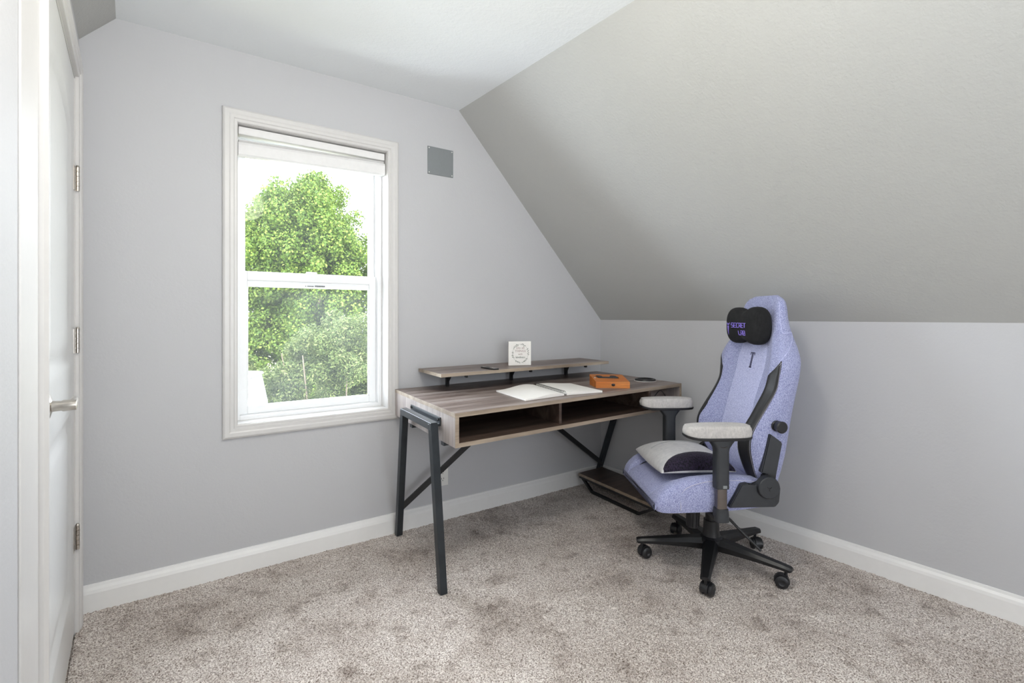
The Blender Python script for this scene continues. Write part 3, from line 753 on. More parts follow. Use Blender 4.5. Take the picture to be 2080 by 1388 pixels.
# quote card leaning upright on the riser
c0 = zplane(1033.3, 742.8, .869); c1 = zplane(1078.6, 741.8, .869)
cd_ = (c1-c0); cw = cd_.length; cxd = cd_.normalized(); cn = Vector((cxd.y, -cxd.x, 0))
if cn.y > 0: cn = -cn
ch = 0.1395
card = empty('quote_block', c0, label='white square sign with leafy wreath and quote standing on the riser shelf', cat='sign')
def CT(x, z, o=0.0): return c0+cxd*x+Vector((0, 0, z))+cn*o
bm = BM(); box(bm, 0, cw, -.016, 0, 0, ch, T=lambda c: CT(c.x, c.z, c.y), bev=.0008); lobj(card, 'board', bm, M['paper'])
bm = BM()
tube(bm, [CT(cw*.52+.047*math.cos(t), ch*.5+.054*math.sin(t), .0006) for t in [2*PI*i/60 for i in range(60)]], .0004, 4, closed=True)
rr = random.Random(3)
for i in range(58):
    t = 2*PI*i/58+rr.uniform(-.03, .03); side = 1 if i % 2 else -1
    if math.sin(6*t+1.0) < -.55: continue
    px, pz = cw*.52+.047*math.cos(t), ch*.5+.054*math.sin(t)
    ta = t+PI/2+side*rr.uniform(.5, 1.0); ln = rr.uniform(.006, .010); wd = rr.uniform(.0015, .0024)
    dx, dz = math.cos(ta), math.sin(ta)
    prism(bm, [(px, pz), (px+dx*ln*.5-dz*wd, pz+dz*ln*.5+dx*wd), (px+dx*ln, pz+dz*ln), (px+dx*ln*.5+dz*wd, pz+dz*ln*.5-dx*wd)],
          lambda a, b2: CT(a, b2, .0003), lambda a, b2: CT(a, b2, .0012))
lobj(card, 'wreath', bm, M['ink'])
def ctext(body, size, z, mat):
    def T(c): return CT(cw*.52+c.x, z+c.y, .0008+c.z)
    o = text_mesh(body, size, T, 'lettering', mat, card, .0004)
    o.matrix_parent_inverse = Matrix.Translation(card.location).inverted()
ctext('Do all', .0200, ch*.685, M['inkpink']); ctext('THINGS', .0185, ch*.555, M['inkpink']); ctext('with', .0150, ch*.435, M['inkpink']); ctext('kindness', .0165, ch*.300, M['ink'])

# ------------------------------------------------------------------ gaming chair
X0, Y0 = 0.9372, 2.3164
cyaw = math.radians(183.0)
ch_ = empty('gaming_chair', (X0, Y0, 0), cyaw, label='lilac heather fabric gaming chair with grey armrests on a black five-star base', cat='chair')
def hobj(name, bm, mat, parent=None, **k): return obj(name, bm, mat, parent=parent or ch_, **k)
def smp(xs, ys, x): return float(np.interp(x, xs, ys))
# base
bm = BM(); lathe(bm, [(0, .075), (.050, .075), (.056, .090), (.054, .118), (.040, .128), (.036, .150), (.034, .20), (0, .20)], seg=32); hobj('hub', bm, M['blackp'], smooth=35)
base_ang = math.radians(172.16)-cyaw
for k in range(5):
    a = base_ang+2*PI*k/5; d = Vector((math.cos(a), math.sin(a), 0)); n = Vector((-d.y, d.x, 0))
    rings = []
    for r, w, z0, z1 in ((.030, .034, .072, .122), (.10, .031, .076, .118), (.20, .026, .078, .107), (.30, .021, .076, .097), (.335, .020, .074, .093), (.343, .014, .077, .090)):
        rings.append([d*r+n*(w*x)+Vector((0, 0, z0+(z1-z0)*y)) for x, y in ((-1, 0), (-1, .55), (-.62, 1), (.62, 1), (1, .55), (1, 0))])
    bm = BM(); loft(bm, rings); lg = hobj('base_leg', bm, M['blackm'], smooth=30)
    # caster
    sa = a+[0.5, -0.35, 0.3, 1.0, -0.8][k]; cdv = Vector((math.cos(sa), math.sin(sa), 0)); cnv = Vector((-cdv.y, cdv.x, 0))
    pc_ = d*.318; cc = pc_-cdv*.016+Vector((0, 0, .0265))
    bm = BM(); cyl(bm, pc_+Vector((0, 0, .040)), pc_+Vector((0, 0, .078)), .0065, seg=12)
    rings = []
    for t in np.linspace(-.25, PI+.2, 12):
        rings.append([cc+cdv*(r*math.cos(t))+Vector((0, 0, r*math.sin(t)))+cnv*w for r, w in ((.020, -.012), (.0305, -.012), (.0305, .012), (.020, .012))])
    loft(bm, rings); box(bm, -.010, .010, -.007, .007, 0, .026, T=lambda c: cc+cdv*(c.x+.012)+cnv*c.y+Vector((0, 0, c.z)))
    cs = hobj('caster', bm, M['blackp'], smooth=35)
    for sg in (-1, 1):
        bm = BM(); q_ = Vector((0, 0, 1)).rotation_difference(cnv*sg).to_matrix(); c2_ = cc+cnv*(sg*.013)
        lathe(bm, [(0, 0), (.0265, 0), (.0275, .003), (.0265, .009), (.022, .0125), (.013, .0135), (.010, .011), (0, .011)], lambda c: c2_+q_ @ c, 28)
        w_ = obj('wheel', bm, M['blackp'], parent=cs, smooth=40)
bm = BM(); lathe(bm, [(0, .19), (.026, .19), (.026, .285), (0, .285)], seg=24); hobj('gas_lift', bm, M['blackm'], smooth=35)
# tilt mechanism under the seat
bm = BM()
box(bm, -.14, .10, -.075, .075, .275, .330, bev=.008); box(bm, -.05, .17, -.16, .16, .318, .335, bev=.003)
cyl(bm, (.125, 0.03, .325), (.125, 0.03, .300), .030, seg=24)
hobj('tilt_mechanism', bm, M['blackm'], smooth=35)
bm = BM(); cyl(bm, (.100, .03, .325), (.104, .033, .180), .030, .026, seg=20, bev=.004)
for i in range(10):
    a = 2*PI*i/10; bar(bm, (.101+.028*math.cos(a), .031+.028*math.sin(a), .255), (.104+.0265*math.cos(a), .033+.0265*math.sin(a), .190), .006, .004)
hobj('tension_knob', bm, M['blackp'], smooth=35)
bm = BM(); tube(bm, crom([(.06, .16, .322), (.03, .20, .30), (-.02, .24, .245), (-.065, .26, .20), (-.085, .27, .178)], 5), .0055, 8); hobj('tilt_lever', bm, M['blackm'], smooth=60)
bm = BM(); tube(bm, crom([(.11, -.08, .315), (.14, -.16, .29), (.17, -.22, .27), (.18, -.25, .265)], 5), .0050, 8); hobj('height_lever', bm, M['blackm'], smooth=60)

# seat
sx = [-.17, -.10, 0, .10, .20, .26, .30, .325, .340, .348, .352]
zc = [.446, .446, .447, .444, .436, .426, .414, .402, .389, .375, .362]
zbv = [.452, .468, .480, .482, .474, .458, .438, .416, .397, .379, .363]
zbm = [.352, .345, .338, .333, .331, .329, .328, .329, .333, .342, .354]
hw = [.245, .255, .262, .264, .262, .260, .258, .255, .251, .246, .240]
def seat_ring(x):
    c, b2, bt, h = (smp(sx, q, x) for q in (zc, zbv, zbm, hw))
    half = [(0, c), (.08, c+.001), (.145, c+.002), (.168, c-.003), (.185, (c+b2)/2+.004), (.215, b2), (h-.018, b2-.004), (h-.003, b2-.022), (h, (b2+bt)/2), (h-.006, bt+.018), (h-.022, bt+.002), (.12, bt), (0, bt)]
    sc_ = h/.264
    half = [(y*sc_ if i < 6 else y, z) for i, (y, z) in enumerate(half)]
    full = half+[(-y, z) for y, z in reversed(half[1:-1])]
    return crom([(x, y, z) for y, z in full], 3, closed=True)
bm = BM(); xs = list(np.linspace(-.17, .26, 22))+list(np.linspace(.27, .353, 22))
loft(bm, [[Vector(p) for p in seat_ring(x)] for x in xs]); hobj('seat', bm, M['lilac'], smooth=50)
# seams of the seat: piping along the side panel and the dark slots beside the cushion zone
for sg in (1, -1):
    pts = []
    for x in (-.10, -.04, .02, .08, .14, .19, .225, .245, .25, .25, .25):
        pts.append((x, sg*.2625, 0))
    zz = [.455, .464, .468, .469, .465, .455, .440, .420, .395, .37, .345]
    bm = BM(); tube(bm, crom([(p[0], sg*(smp(sx, hw, p[0])-.0015 - (.004 if i < 5 else 0)), z) for i, (p, z) in enumerate(zip(pts, zz))], 4), .0014, 6); hobj('seat_piping', bm, M['stitch'])
    bm = BM(); tube(bm, crom([(.290, sg*.160, .4125), (.26, sg*.168, .4235), (.22, sg*.171, .4325), (.15, sg*.172, .4405), (.0, sg*.172, .4445)], 4), .0028, 6); hobj('seat_seam', bm, M['leather'])

# backrest surface from cross sections
zs = [.425, .48, .545, .60, .65, .70, .775, .842, .90, .96, 1.01, 1.05, 1.09, 1.14, 1.20, 1.232, 1.252]
XC = [-.120, -.108, -.108, -.112, -.120, -.130, -.148, -.168, -.186, -.200, -.212, -.220, -.226, -.230, -.238, -.248, -.262]
XI = [-.110, -.070, -.038, -.024, -.030, -.064, -.108, -.142, -.156, -.168, -.182, -.198, -.214, -.224, -.234, -.246, -.262]
XO = [-.125, -.086, -.063, -.052, -.058, -.083, -.130, -.165, -.174, -.180, -.194, -.212, -.232, -.240, -.246, -.254, -.266]
XR = [-.205, -.212, -.224, -.233, -.241, -.250, -.264, -.276, -.285, -.290, -.291, -.291, -.290, -.288, -.286, -.282, -.276]
YO = [.215, .235, .247, .252, .252, .250, .249, .252, .257, .258, .236, .208, .180, .160, .150, .132, .085]
YI = [.165, .175, .190, .196, .198, .197, .194, .196, .200, .200, .185, .165, .148, .135, .128, .112, .070]
def csp(z, ys):
    return float(np.interp(z, zs, ys))
def smoothrows(ys):
    P_ = crom(np.stack([zs, ys], 1), 6); zq = P_[:, 0]; return zq, P_[:, 1]
ZR = smoothrows(XC)[0]
RT = {k: smoothrows(v)[1] for k, v in dict(XC=XC, XI=XI, XO=XO, XR=XR, YO=YO, YI=YI).items()}
def sec(i):
    xc, xi, xo, xr, yo, yi = (RT[k][i] for k in ('XC', 'XI', 'XO', 'XR', 'YO', 'YI')); z = ZR[i]
    f_ = yo/.252
    half = [(xc, 0), (xc+.001, .065*f_), (xc+.004, .118*f_), (xc+(xi-xc)*.45, .118*f_+(yi-.118*f_)*.5), (xi, yi), ((xi+xo)/2+.003, (yi+yo)/2+.004), (xo, yo),
            (xo+(xr-xo)*.35, yo+.004), (xo+(xr-xo)*.75, yo-.008), (xr, yo-.040*f_), (xr-.012, yo*.5), (xr-.014, 0)]
    full = half+[(x, -y) for x, y in reversed(half[1:-1])]
    P_ = crom([(x, y, z) for x, y in full], 4, closed=True)
    return P_                                         # index 4*j is control point j (j=4 crest inner, 6 crest outer)
SEC = [sec(i) for i in range(len(ZR))]
bm = BM(); loft(bm, [[Vector(p) for p in r] for r in SEC]); back = hobj('backrest', bm, M['lilac'], smooth=50)
NC = len(SEC[0])
def overlay(name, r0, r1, cf, mat, off, parent, thick=.002):
    """part of the backrest surface lifted a little: rows r0..r1, columns from cf(row)->(c0,c1)"""
    bm = BM(); n = 10; top_ = []
    for i in range(r0, r1+1):
        c0_, c1_ = cf(i); row = []
        P_ = SEC[i]; up_ = SEC[min(i+1, len(SEC)-1)]; dn_ = SEC[max(i-1, 0)]
        for j in range(n+1):
            c = c0_+(c1_-c0_)*j/n; a, fr_ = int(math.floor(c)), c-math.floor(c)
            g = lambda Q: Vector(Q[a % NC]).lerp(Vector(Q[(a+1) % NC]), fr_)
            p = g(P_); tv = g(up_)-g(dn_); th_ = Vector(P_[(a+1) % NC])-Vector(P_[a % NC])
            nn = th_.cross(tv).normalized()
            cen = Vector(((RT['XC'][i]+RT['XR'][i])/2, 0, p.z))
            if nn.dot(p-cen) < 0: nn = -nn
            edge = 0.0 if j in (0, n) or i in (r0, r1) else 1.0
            row.append(bm.verts.new(p+nn*(off*edge-.0008*(1-edge))))
        top_.append(row)
    for a, b2 in zip(top_, top_[1:]):
        for j in range(n): bm.faces.new([a[j], a[j+1], b2[j+1], b2[j]])
    return hobj(name, bm, mat, parent=parent, smooth=60)
def row_at(z): return int(np.argmin(np.abs(ZR-z)))
ra, rb, rt = row_at(.445), row_at(.965), row_at(.93)
overlay('centre_panel', row_at(.44), row_at(1.035), lambda i: (-8.2, 8.2), M['lilac2'], .0018, ch_)
def strip_cols(sg):
    def f_(i):
        z = ZR[i]; w = 1.0 if z < .90 else max(0.06, (.968-z)/.068)
        c1_ = 24.4; c0_ = c1_-8.6*w
        return (c0_, c1_) if sg > 0 else (NC-c1_, NC-c0_)
    return f_
for sg in (1, -1):
    st_ = overlay('side_strip', ra, rb, strip_cols(sg), M['leather'], .0022, ch_)
    for which in (0, 1):
        pts = []
        for i in range(ra, rb):
            c0_, c1_ = strip_cols(sg)(i)
            c = (c0_+.9 if which == 0 else c1_-.9) if sg > 0 else (c1_-.9 if which == 0 else c0_+.9)
            a, fr_ = int(math.floor(c)), c-math.floor(c)
            p = Vector(SEC[i][a % NC]).lerp(Vector(SEC[i][(a+1) % NC]), fr_)
            pts.append(p+(p-Vector((-.19, 0, p.z))).normalized()*.0030)
        bm = BM()
        for i in range(len(pts)-1):                  # broken thread
            for s_ in range(3):
                pa, pb = pts[i].lerp(pts[i+1], s_/3+.05), pts[i].lerp(pts[i+1], s_/3+.24)
                tube(bm, [pa, pb], .0007, 4)
        obj('stitching', bm, M['stitch'], parent=st_)
# hood seam running over the shoulder and up the head
for sg in (1, -1):
    pts = []
    for z, c in ((.965, 23.5), (.99, 25.5), (1.02, 28), (1.05, 30.5), (1.085, 33), (1.083, 29), (1.085, 24.5), (1.11, 23.5), (1.14, 22.8), (1.18, 22.4), (1.215, 22.0), (1.24, 21)):
        i = row_at(z); cc_ = c if sg > 0 else NC-c; a, fr_ = int(cc_), cc_-int(cc_)
        p = Vector(SEC[i][a % NC]).lerp(Vector(SEC[i][(a+1) % NC]), fr_); pts.append(p+(p-Vector((-.25, 0, p.z))).normalized()*.0005)
    bm = BM(); tube(bm, crom(pts, 4), .0020, 5); hobj('back_seam', bm, M['lilac2'])
# T badge embroidered on the centre panel
bvh = BVHTree.FromPolygons([Vector(p) for r in SEC for p in r], [(i*NC+j, i*NC+(j+1) % NC, (i+1)*NC+(j+1) % NC, (i+1)*NC+j) for i in range(len(SEC)-1) for j in range(NC)])
def on_back(y, z, off=.0028):
    h = bvh.ray_cast(Vector((.3, y, z)), Vector((-1, 0, 0)))[0]
    return Vector((h.x+off, y, z))
bm = BM()
def tpoly(pts):
    A = [bm.verts.new(on_back(y, z)) for y, z in pts]; bm.faces.new(A)
    B = [bm.verts.new(on_back(y, z, -.001)) for y, z in pts]
    for i in range(len(pts)): bm.faces.new([A[i], A[(i+1) % len(pts)], B[(i+1) % len(pts)], B[i]])
zt_ = .985
tpoly([(-.018, zt_), (.018, zt_), (.018, zt_-.004), (-.018, zt_-.004)])
tpoly([(-.018, zt_-.004), (-.013, zt_-.004), (-.016, zt_-.013), (-.019, zt_-.013)]); tpoly([(.013, zt_-.004), (.018, zt_-.004), (.019, zt_-.013), (.016, zt_-.013)])
tpoly([(-.0065, zt_-.004), (-.0015, zt_-.004), (-.0015, zt_-.068), (-.0065, zt_-.068)]); tpoly([(.0015, zt_-.004), (.0065, zt_-.004), (.0065, zt_-.068), (.0015, zt_-.068)])
tpoly([(-.010, zt_-.067), (.010, zt_-.067), (.010, zt_-.072), (-.010, zt_-.072)])
hobj('embroidered_badge', bm, M['navy'])

# recliner brackets, hubs and knob on both sides
def nearside(u, v, yl):
    Y = Y0-yl; X = (u-1040)/FP*Y; return (X0-X, E-(v-HZ)/FP*Y)
def sidepoly(name, pts, y0, y1, mat, sg, bev=.003):
    bm = BM(); vs = prism(bm, pts, lambda a, b2: Vector((a, sg*y0, b2)), lambda a, b2: Vector((a, sg*y1, b2)))
    if bev: bmesh.ops.bevel(bm, geom=bm.edges[:], offset=bev, segments=2, affect='EDGES')
    return hobj(name, bm, mat, smooth=30)
lowp = [nearside(u, v, .283) for u, v in ((1473.5, 1032), (1500, 985), (1512, 983), (1526, 988), (1548, 975), (1572, 975), (1581, 993), (1578, 1023), (1570, 1032))]
upp = [nearside(u, v, .268) for u, v in ((1559.7, 882.5), (1586, 901.4), (1573, 968), (1541, 962))]
hx, hz_ = nearside(1557.4, 993.7, .30)
kx_, kz_ = nearside(1583, 869.7, .285)
for sg in (1, -1):
    sidepoly('side_bracket', lowp, .258, .284, M['charp'], sg)
    sidepoly('recline_arm', upp, .235, .268, M['charp'], sg, .004)
    sidepoly('arm_joint', [nearside(u, v, .262) for u, v in ((1574, 958), (1571, 985), (1540, 985), (1546, 966))], .24, .262, M['blackp'], sg)
    bm = BM(); cyl(bm, (hx, sg*.270, hz_), (hx, sg*.300, hz_), .047, .045, 36, .003); hub_ = hobj('recline_hub', bm, M['charp'], smooth=35)
    bm = BM()
    for q_ in (-1, 1):
        bar(bm, (hx+q_*.009, sg*.3005, hz_+.004), (hx, sg*.3005, hz_-.004), .0018, .0022, up=(0, 1, 0))
    bar(bm, (hx, sg*.3005, hz_-.008), (hx, sg*.3005, hz_-.011), .004, .002, up=(0, 1, 0)); obj('hub_emblem', bm, M['blackm'], parent=hub_)
    bm = BM(); cyl(bm, (kx_+.004, sg*.235, kz_), (kx_+.004, sg*.262, kz_), .021, .023, 28, .003); cyl(bm, (kx_, sg*.258, kz_), (kx_-.002, sg*.290, kz_-.001), .022, .025, 28, .004)
    hobj('lumbar_knob', bm, M['blackp'], smooth=35)
bm = BM(); box(bm, -.150, -.095, -.255, .255, .375, .410, bev=.006); hobj('rear_crossbar', bm, M['charp'], smooth=30)

# armrests
def srect(x, y, n=5.0, N=36):
    out = []
    for i in range(N):
        t = 2*PI*i/N; c, s = math.cos(t), math.sin(t)
        out.append((x*math.copysign(abs(c)**(2/n), c), y*math.copysign(abs(s)**(2/n), s)))
    return out
for sg, dzs in ((1, 0.0), (-1, 0.0)):
    yc = sg*.286; px = .097; zt = .712 if sg > 0 else .728
    # pad
    bm = BM(); rings = []
    for f_, z in ((.60, -.052), (.93, -.050), (.985, -.044), (1.0, -.034), (1.0, -.020), (.985, -.010), (.95, -.004), (.86, -.0008), (.5, 0)):
        rr_ = srect(.139*f_ if f_ > .9 else .139-.046*(1-f_), .048*f_ if f_ > .9 else .048-.046*(1-f_), 3.6)
        rings.append([Vector((px+.012+x, yc+y, zt+z+(.010*((x-.07)/.07)**2 if x > .07 and z < -.03 else 0)+(.004*math.cos(x*10) if z > -.01 else 0)-.004)) for x, y in rr_])
    loft(bm, rings); pad = hobj('armrest_pad', bm, M['suede'], smooth=50)
    bm = BM(); rings = []
    for f_, z in ((.90, -.060), (.985, -.058), (1.012, -.052), (1.012, -.047)):
        rings.append([Vector((px+.012+x*f_, yc+y*f_, zt+z+(.010*((x-.07)/.07)**2 if x > .07 else 0)-.001)) for x, y in srect(.139, .048, 3.6)])
    loft(bm, rings); hobj('armrest_base', bm, M['blackp'], smooth=50)
    # flared post, metal stem, collar
    bm = BM(); rings = []
    for z, a, b2 in ((-.061, .053, .026), (-.066, .053, .026), (-.080, .041, .026), (-.095, .030, .026), (-.110, .0275, .025), (-.20, .0275, .025), (zt*-1+.450, .0275, .025)):
        rings.append([Vector((px-.004+x, yc+y, zt+z)) for x, y in srect(a, b2, 5, 28)])
    loft(bm, rings); hobj('armrest_post', bm, M['charp'], smooth=40)
    bm = BM(); loft(bm, [[Vector((px-.004+x, yc+y, z)) for x, y in srect(.0215, .019, 4, 24)] for z in (.36, .46)]); hobj('armrest_stem', bm, M['steel'], smooth=40)
    bm = BM(); rings = [[Vector((px-.004+x*f_, yc+y*f_, z)) for x, y in srect(.028, .025, 4, 24)] for f_, z in ((.86, .312), (1.04, .315), (1.0, .345), (.93, .362), (.95, .364), (.93, .366))]
    loft(bm, rings); hobj('armrest_collar', bm, M['charp'], smooth=40)
    bm = BM(); box(bm, px-.018, px-.001, yc+sg*.0245, yc+sg*.0275, .454, .466, bev=.001); hobj('armrest_button', bm, M['plate'])
    bm = BM(); box(bm, px-.030, px+.026, min(sg*.05, yc), max(sg*.05, yc), .316, .334, bev=.003); hobj('armrest_bracket', bm, M['blackm'])
    bm = BM(); tube(bm, crom([(px-.018, yc+sg*.0265, zt-.088), (px-.004, yc+sg*.027, zt-.091), (px+.010, yc+sg*.0265, zt-.088)], 4), .0012, 5); hobj('armrest_trim', bm, M['steel'])

# seat cushion (small grey pillow with black side gusset) resting on the seat
cu = empty('lumbar_cushion', (X0, Y0, 0), cyaw, label='pale grey cushion with black mesh side lying on the lilac chair seat', cat='cushion')
bm = BM(); rings = []; NX = 18; x0_, x1_, y0_, y1_ = -.035, .298, -.205, .168
nrow = 22
def cuz(a, b2):
    """a,b in -1..1"""
    e_ = max(0, 1-abs(a)**2.6)*max(0, 1-abs(b2)**(2.4 if b2 < 0 else 4.2))
    return .100*e_**.45
grid = []
def cxy(a, b2):
    sqx = 1-.05*(1-abs(b2)**2)*0; x = (x0_+x1_)/2+(x1_-x0_)/2*a*(1-.06*b2*b2*0); y = (y0_+y1_)/2+(y1_-y0_)/2*b2*(1-.05*(1-a*a))
    return x, y
ZS = .452
tv, bv = [], []
for i in range(nrow+1):
    a = math.sin((-1+2*i/nrow)*PI/2); r1_, r0_ = [], []
    for j in range(nrow+1):
        b2 = math.sin((-1+2*j/nrow)*PI/2); x, y = cxy(a, b2); h = cuz(a, b2)
        zb_ = ZS+.016+.010*(y/.2)**2
        r1_.append(Vector((x, y, zb_+h*.80+.002*math.sin(17*x+9*y)*(h/.1)))); r0_.append(Vector((x, y, zb_-h*.12)))
    tv.append(r1_); bv.append(r0_)
V1 = [[bm.verts.new(p) for p in r] for r in tv]
V0 = [[(V1[i][j] if i in (0, nrow) or j in (0, nrow) else bm.verts.new(bv[i][j])) for j in range(nrow+1)] for i in range(nrow+1)]
for i in range(nrow):
    for j in range(nrow):
        bm.faces.new([V1[i][j], V1[i+1][j], V1[i+1][j+1], V1[i][j+1]]); bm.faces.new([V0[i][j], V0[i][j+1], V0[i+1][j+1], V0[i+1][j]])
obj('cushion_cover', bm, M['cush'], parent=cu, smooth=60)
cb = BVHTree.FromPolygons([p for r in tv for p in r], [(i*(nrow+1)+j, (i+1)*(nrow+1)+j, (i+1)*(nrow+1)+j+1, i*(nrow+1)+j+1) for i in range(nrow) for j in range(nrow)])
def on_c(x, y, off):
    h, n, _, _ = cb.ray_cast(Vector((x, y, 2)), Vector((0, 0, -1)))
    if h is None: return Vector((x, y, ZS+.02))
    if n.z < 0: n = -n
    return h+n*off
bm = BM(); R_ = []
def tvp(fi, fj):
    i0, j0 = min(int(fi), nrow-1), min(int(fj), nrow-1); a, b2 = fi-i0, fj-j0
    return tv[i0][j0].lerp(tv[i0+1][j0], a).lerp(tv[i0][j0+1].lerp(tv[i0+1][j0+1], a), b2)
for i in range(33):
    t = i/32; fi = 1.2+(nrow-3.4)*t; sp = .3+6.2*math.sin(PI*min(1, max(0, t*.96+.02)))**.55
    row = []
    for k in range(11):
        fj = nrow-.15-sp*k/10; p = tvp(fi, fj); n = (tvp(fi+.3, fj)-tvp(fi-.3, fj)).cross(tvp(fi, min(nrow, fj+.3))-tvp(fi, fj-.3)).normalized()
        if n.dot(p-Vector(((x0_+x1_)/2, (y0_+y1_)/2, ZS))) < 0: n = -n
        row.append(bm.verts.new(p+n*(.0018 if 0 < k < 10 and 0 < i < 32 else -.001)))
    R_.append(row)
for a_, b2 in zip(R_, R_[1:]):
    for k in range(10): bm.faces.new([a_[k], a_[k+1], b2[k+1], b2[k]])
obj('side_gusset', bm, M['mesh'], parent=cu, smooth=60)
bm = BM(); tube(bm, [on_c(x, -.085+.03*abs(x-.15)/.15, .0004) for x in np.linspace(x0_+.02, x1_-.03, 26)], .0009, 5); obj('cushion_seam', bm, M['plate'], parent=cu)

# head pillow
hp = empty('head_pillow', (X0, Y0, 0), cyaw, label='black plush bow-tie head pillow with purple lettering, strapped to the chair headrest', cat='pillow')
bm = BM(); rings = []; NR = 34; hc = Vector((-.178, 0, 1.112))
PR_ = []
for i in range(NR+1):
    t = -1+2*i/NR; tt_ = math.sin(t*PI/2); y = .140*tt_
    endf = max(0.0, 1-abs(tt_)**7)**.5
    lobe = 1-.24*math.exp(-(tt_/.32)**2); lobe2 = 1-.10*math.exp(-(tt_/.45)**2)
    hh = .089*lobe*(.25+.75*endf) if abs(tt_) < .9999 else .012
    th = (.052*lobe2*(.2+.8*endf)) if abs(tt_) < .9999 else .008
    ring = []
    for k in range(32):
        a = 2*PI*k/32; c, s = math.cos(a), math.sin(a)
        ring.append(Vector((hc.x+.004*0+th*math.copysign(abs(c)**(2/2.6), c), y, hc.z+hh*math.copysign(abs(s)**(2/2.8), s))))
    PR_.append(ring)
loft(bm, PR_); obj('pillow_body', bm, M['plush'], parent=hp, smooth=60)
pb = BVHTree.FromPolygons([p for r in PR_ for p in r], [(i*32+k, i*32+(k+1) % 32, (i+1)*32+(k+1) % 32, (i+1)*32+k) for i in range(NR) for k in range(32)])
def on_p(y, z, off):
    h = pb.ray_cast(Vector((.4, y, z)), Vector((-1, 0, 0)))[0]
    return Vector((h.x+off+.0012, y, z)) if h else Vector((-.14, y, z))
# lettering drawn as stroke letters
GL = {'S': [[(1, 1), (0, 1), (0, .5), (1, .5), (1, 0), (0, 0)]], 'E': [[(1, 1), (0, 1), (0, 0), (1, 0)], [(0, .5), (.85, .5)]], 'C': [[(1, 1), (0, 1), (0, 0), (1, 0)]],
      'R': [[(0, 0), (0, 1), (1, 1), (1, .5), (0, .5)], [(.5, .5), (1, 0)]], 'T': [[(0, 1), (1, 1)], [(.5, 1), (.5, 0)]], 'L': [[(0, 1), (0, 0), (1, 0)]],
      'A': [[(0, 0), (0, 1), (1, 1), (1, 0)], [(0, .45), (1, .45)]], 'B': [[(0, 0), (0, 1), (1, 1), (1, 0), (0, 0)], [(0, .5), (1, .5)]]}
def strokes(bm, word, y, z, w, h, gap, r):
    for chh in word:
        for st in GL[chh]:
            pts = []
            for (a0, b0_), (a1, b1_) in zip(st, st[1:]):
                for t in (0, .34, .67): pts.append((a0+(a1-a0)*t, b0_+(b1_-b0_)*t))
            pts.append(st[-1])
            tube(bm, [on_p(y+a*w+.12*0, z+b2*h, 0) for a, b2 in pts], r, 5)
        y += w+gap
bm = BM(); strokes(bm, 'SECRET', -.060, 1.103, .0165, .020, .0060, .0019); strokes(bm, 'LAB', -.002, 1.068, .0175, .020, .0060, .0019)
obj('lettering', bm, M['purple'], parent=hp)
bm = BM()
def ppoly(pts):
    A = [bm.verts.new(on_p(y, z, .0004)) for y, z in pts]; bm.faces.new(A)
    B = [bm.verts.new(on_p(y, z, -.003)) for y, z in pts]
    for i in range(len(pts)): bm.faces.new([A[i], A[(i+1) % len(pts)], B[(i+1) % len(pts)], B[i]])
ey = -.090
ppoly([(ey-.014, 1.126), (ey-.002, 1.119), (ey-.002, 1.113), (ey-.012, 1.117)]); ppoly([(ey+.014, 1.126), (ey+.002, 1.119), (ey+.002, 1.113), (ey+.012, 1.117)])
ppoly([(ey-.008, 1.110), (ey+.008, 1.110), (ey+.003, 1.085), (ey, 1.066), (ey-.003, 1.085)])
obj('emblem', bm, M['purple'], parent=hp)

# ------------------------------------------------------------------ outside the window
bm = BM(); GZ = -3.0
prism(bm, [(-80, 4.6), (60, 4.6), (60, 90), (-80, 90)], lambda a, b2: Vector((a, b2, GZ)), lambda a, b2: Vector((a, b2, GZ-.1)))
tag(obj('ground', bm, M['grass']), kind='structure')
def leaf_mesh(name, centres, normals, size, aspect, mat, parent):
    n = len(centres)
    rnd = rng.normal(size=(n, 3)); rnd /= np.linalg.norm(rnd, axis=1)[:, None]
    nn = normals+rnd*.75; nn /= np.linalg.norm(nn, axis=1)[:, None]
    t = np.cross(nn, rng.normal(size=(n, 3))); t /= np.linalg.norm(t, axis=1)[:, None]; b2 = np.cross(nn, t)
    L_ = size*rng.uniform(.6, 1.3, (n, 1)); W_ = L_*aspect
    co = np.stack([centres-t*L_*.5, centres+b2*W_*.5+nn*L_*.05, centres+t*L_*.5, centres-b2*W_*.5+nn*L_*.05], 1).reshape(-1, 3)
    me = bpy.data.meshes.new(name); me.vertices.add(len(co)); me.vertices.foreach_set('co', co.ravel().astype(np.float32))
    me.loops.add(4*n); me.loops.foreach_set('vertex_index', np.arange(4*n, dtype=np.int32))
    me.polygons.add(n); me.polygons.foreach_set('loop_start', np.arange(0, 4*n, 4, dtype=np.int32)); me.polygons.foreach_set('loop_total', np.full(n, 4, np.int32))
    me.update(calc_edges=True); me.materials.append(mat)
    o = bpy.data.objects.new(name, me); COL.objects.link(o); o.parent = parent; return o
def crown(blobs, n, depth=.5):
    """leaf positions in the shells of a union of blobs (cx,cy,cz,rx,ry,rz)"""
    B = np.array(blobs); A_ = (B[:, 3]*B[:, 4]*B[:, 5])**(2/3); pick = rng.choice(len(B), n, p=A_/A_.sum())
    d = rng.normal(size=(n, 3)); d /= np.linalg.norm(d, axis=1)[:, None]
    r = 1-depth*rng.random(n)**2.0
    w = 1+.10*np.sin(5*d[:, 0]+pick)*np.sin(6*d[:, 2]+2*pick)+.05*rng.normal(size=n)
    p = B[pick, :3]+d*B[pick, 3:]*(r*w)[:, None]
    return p, d
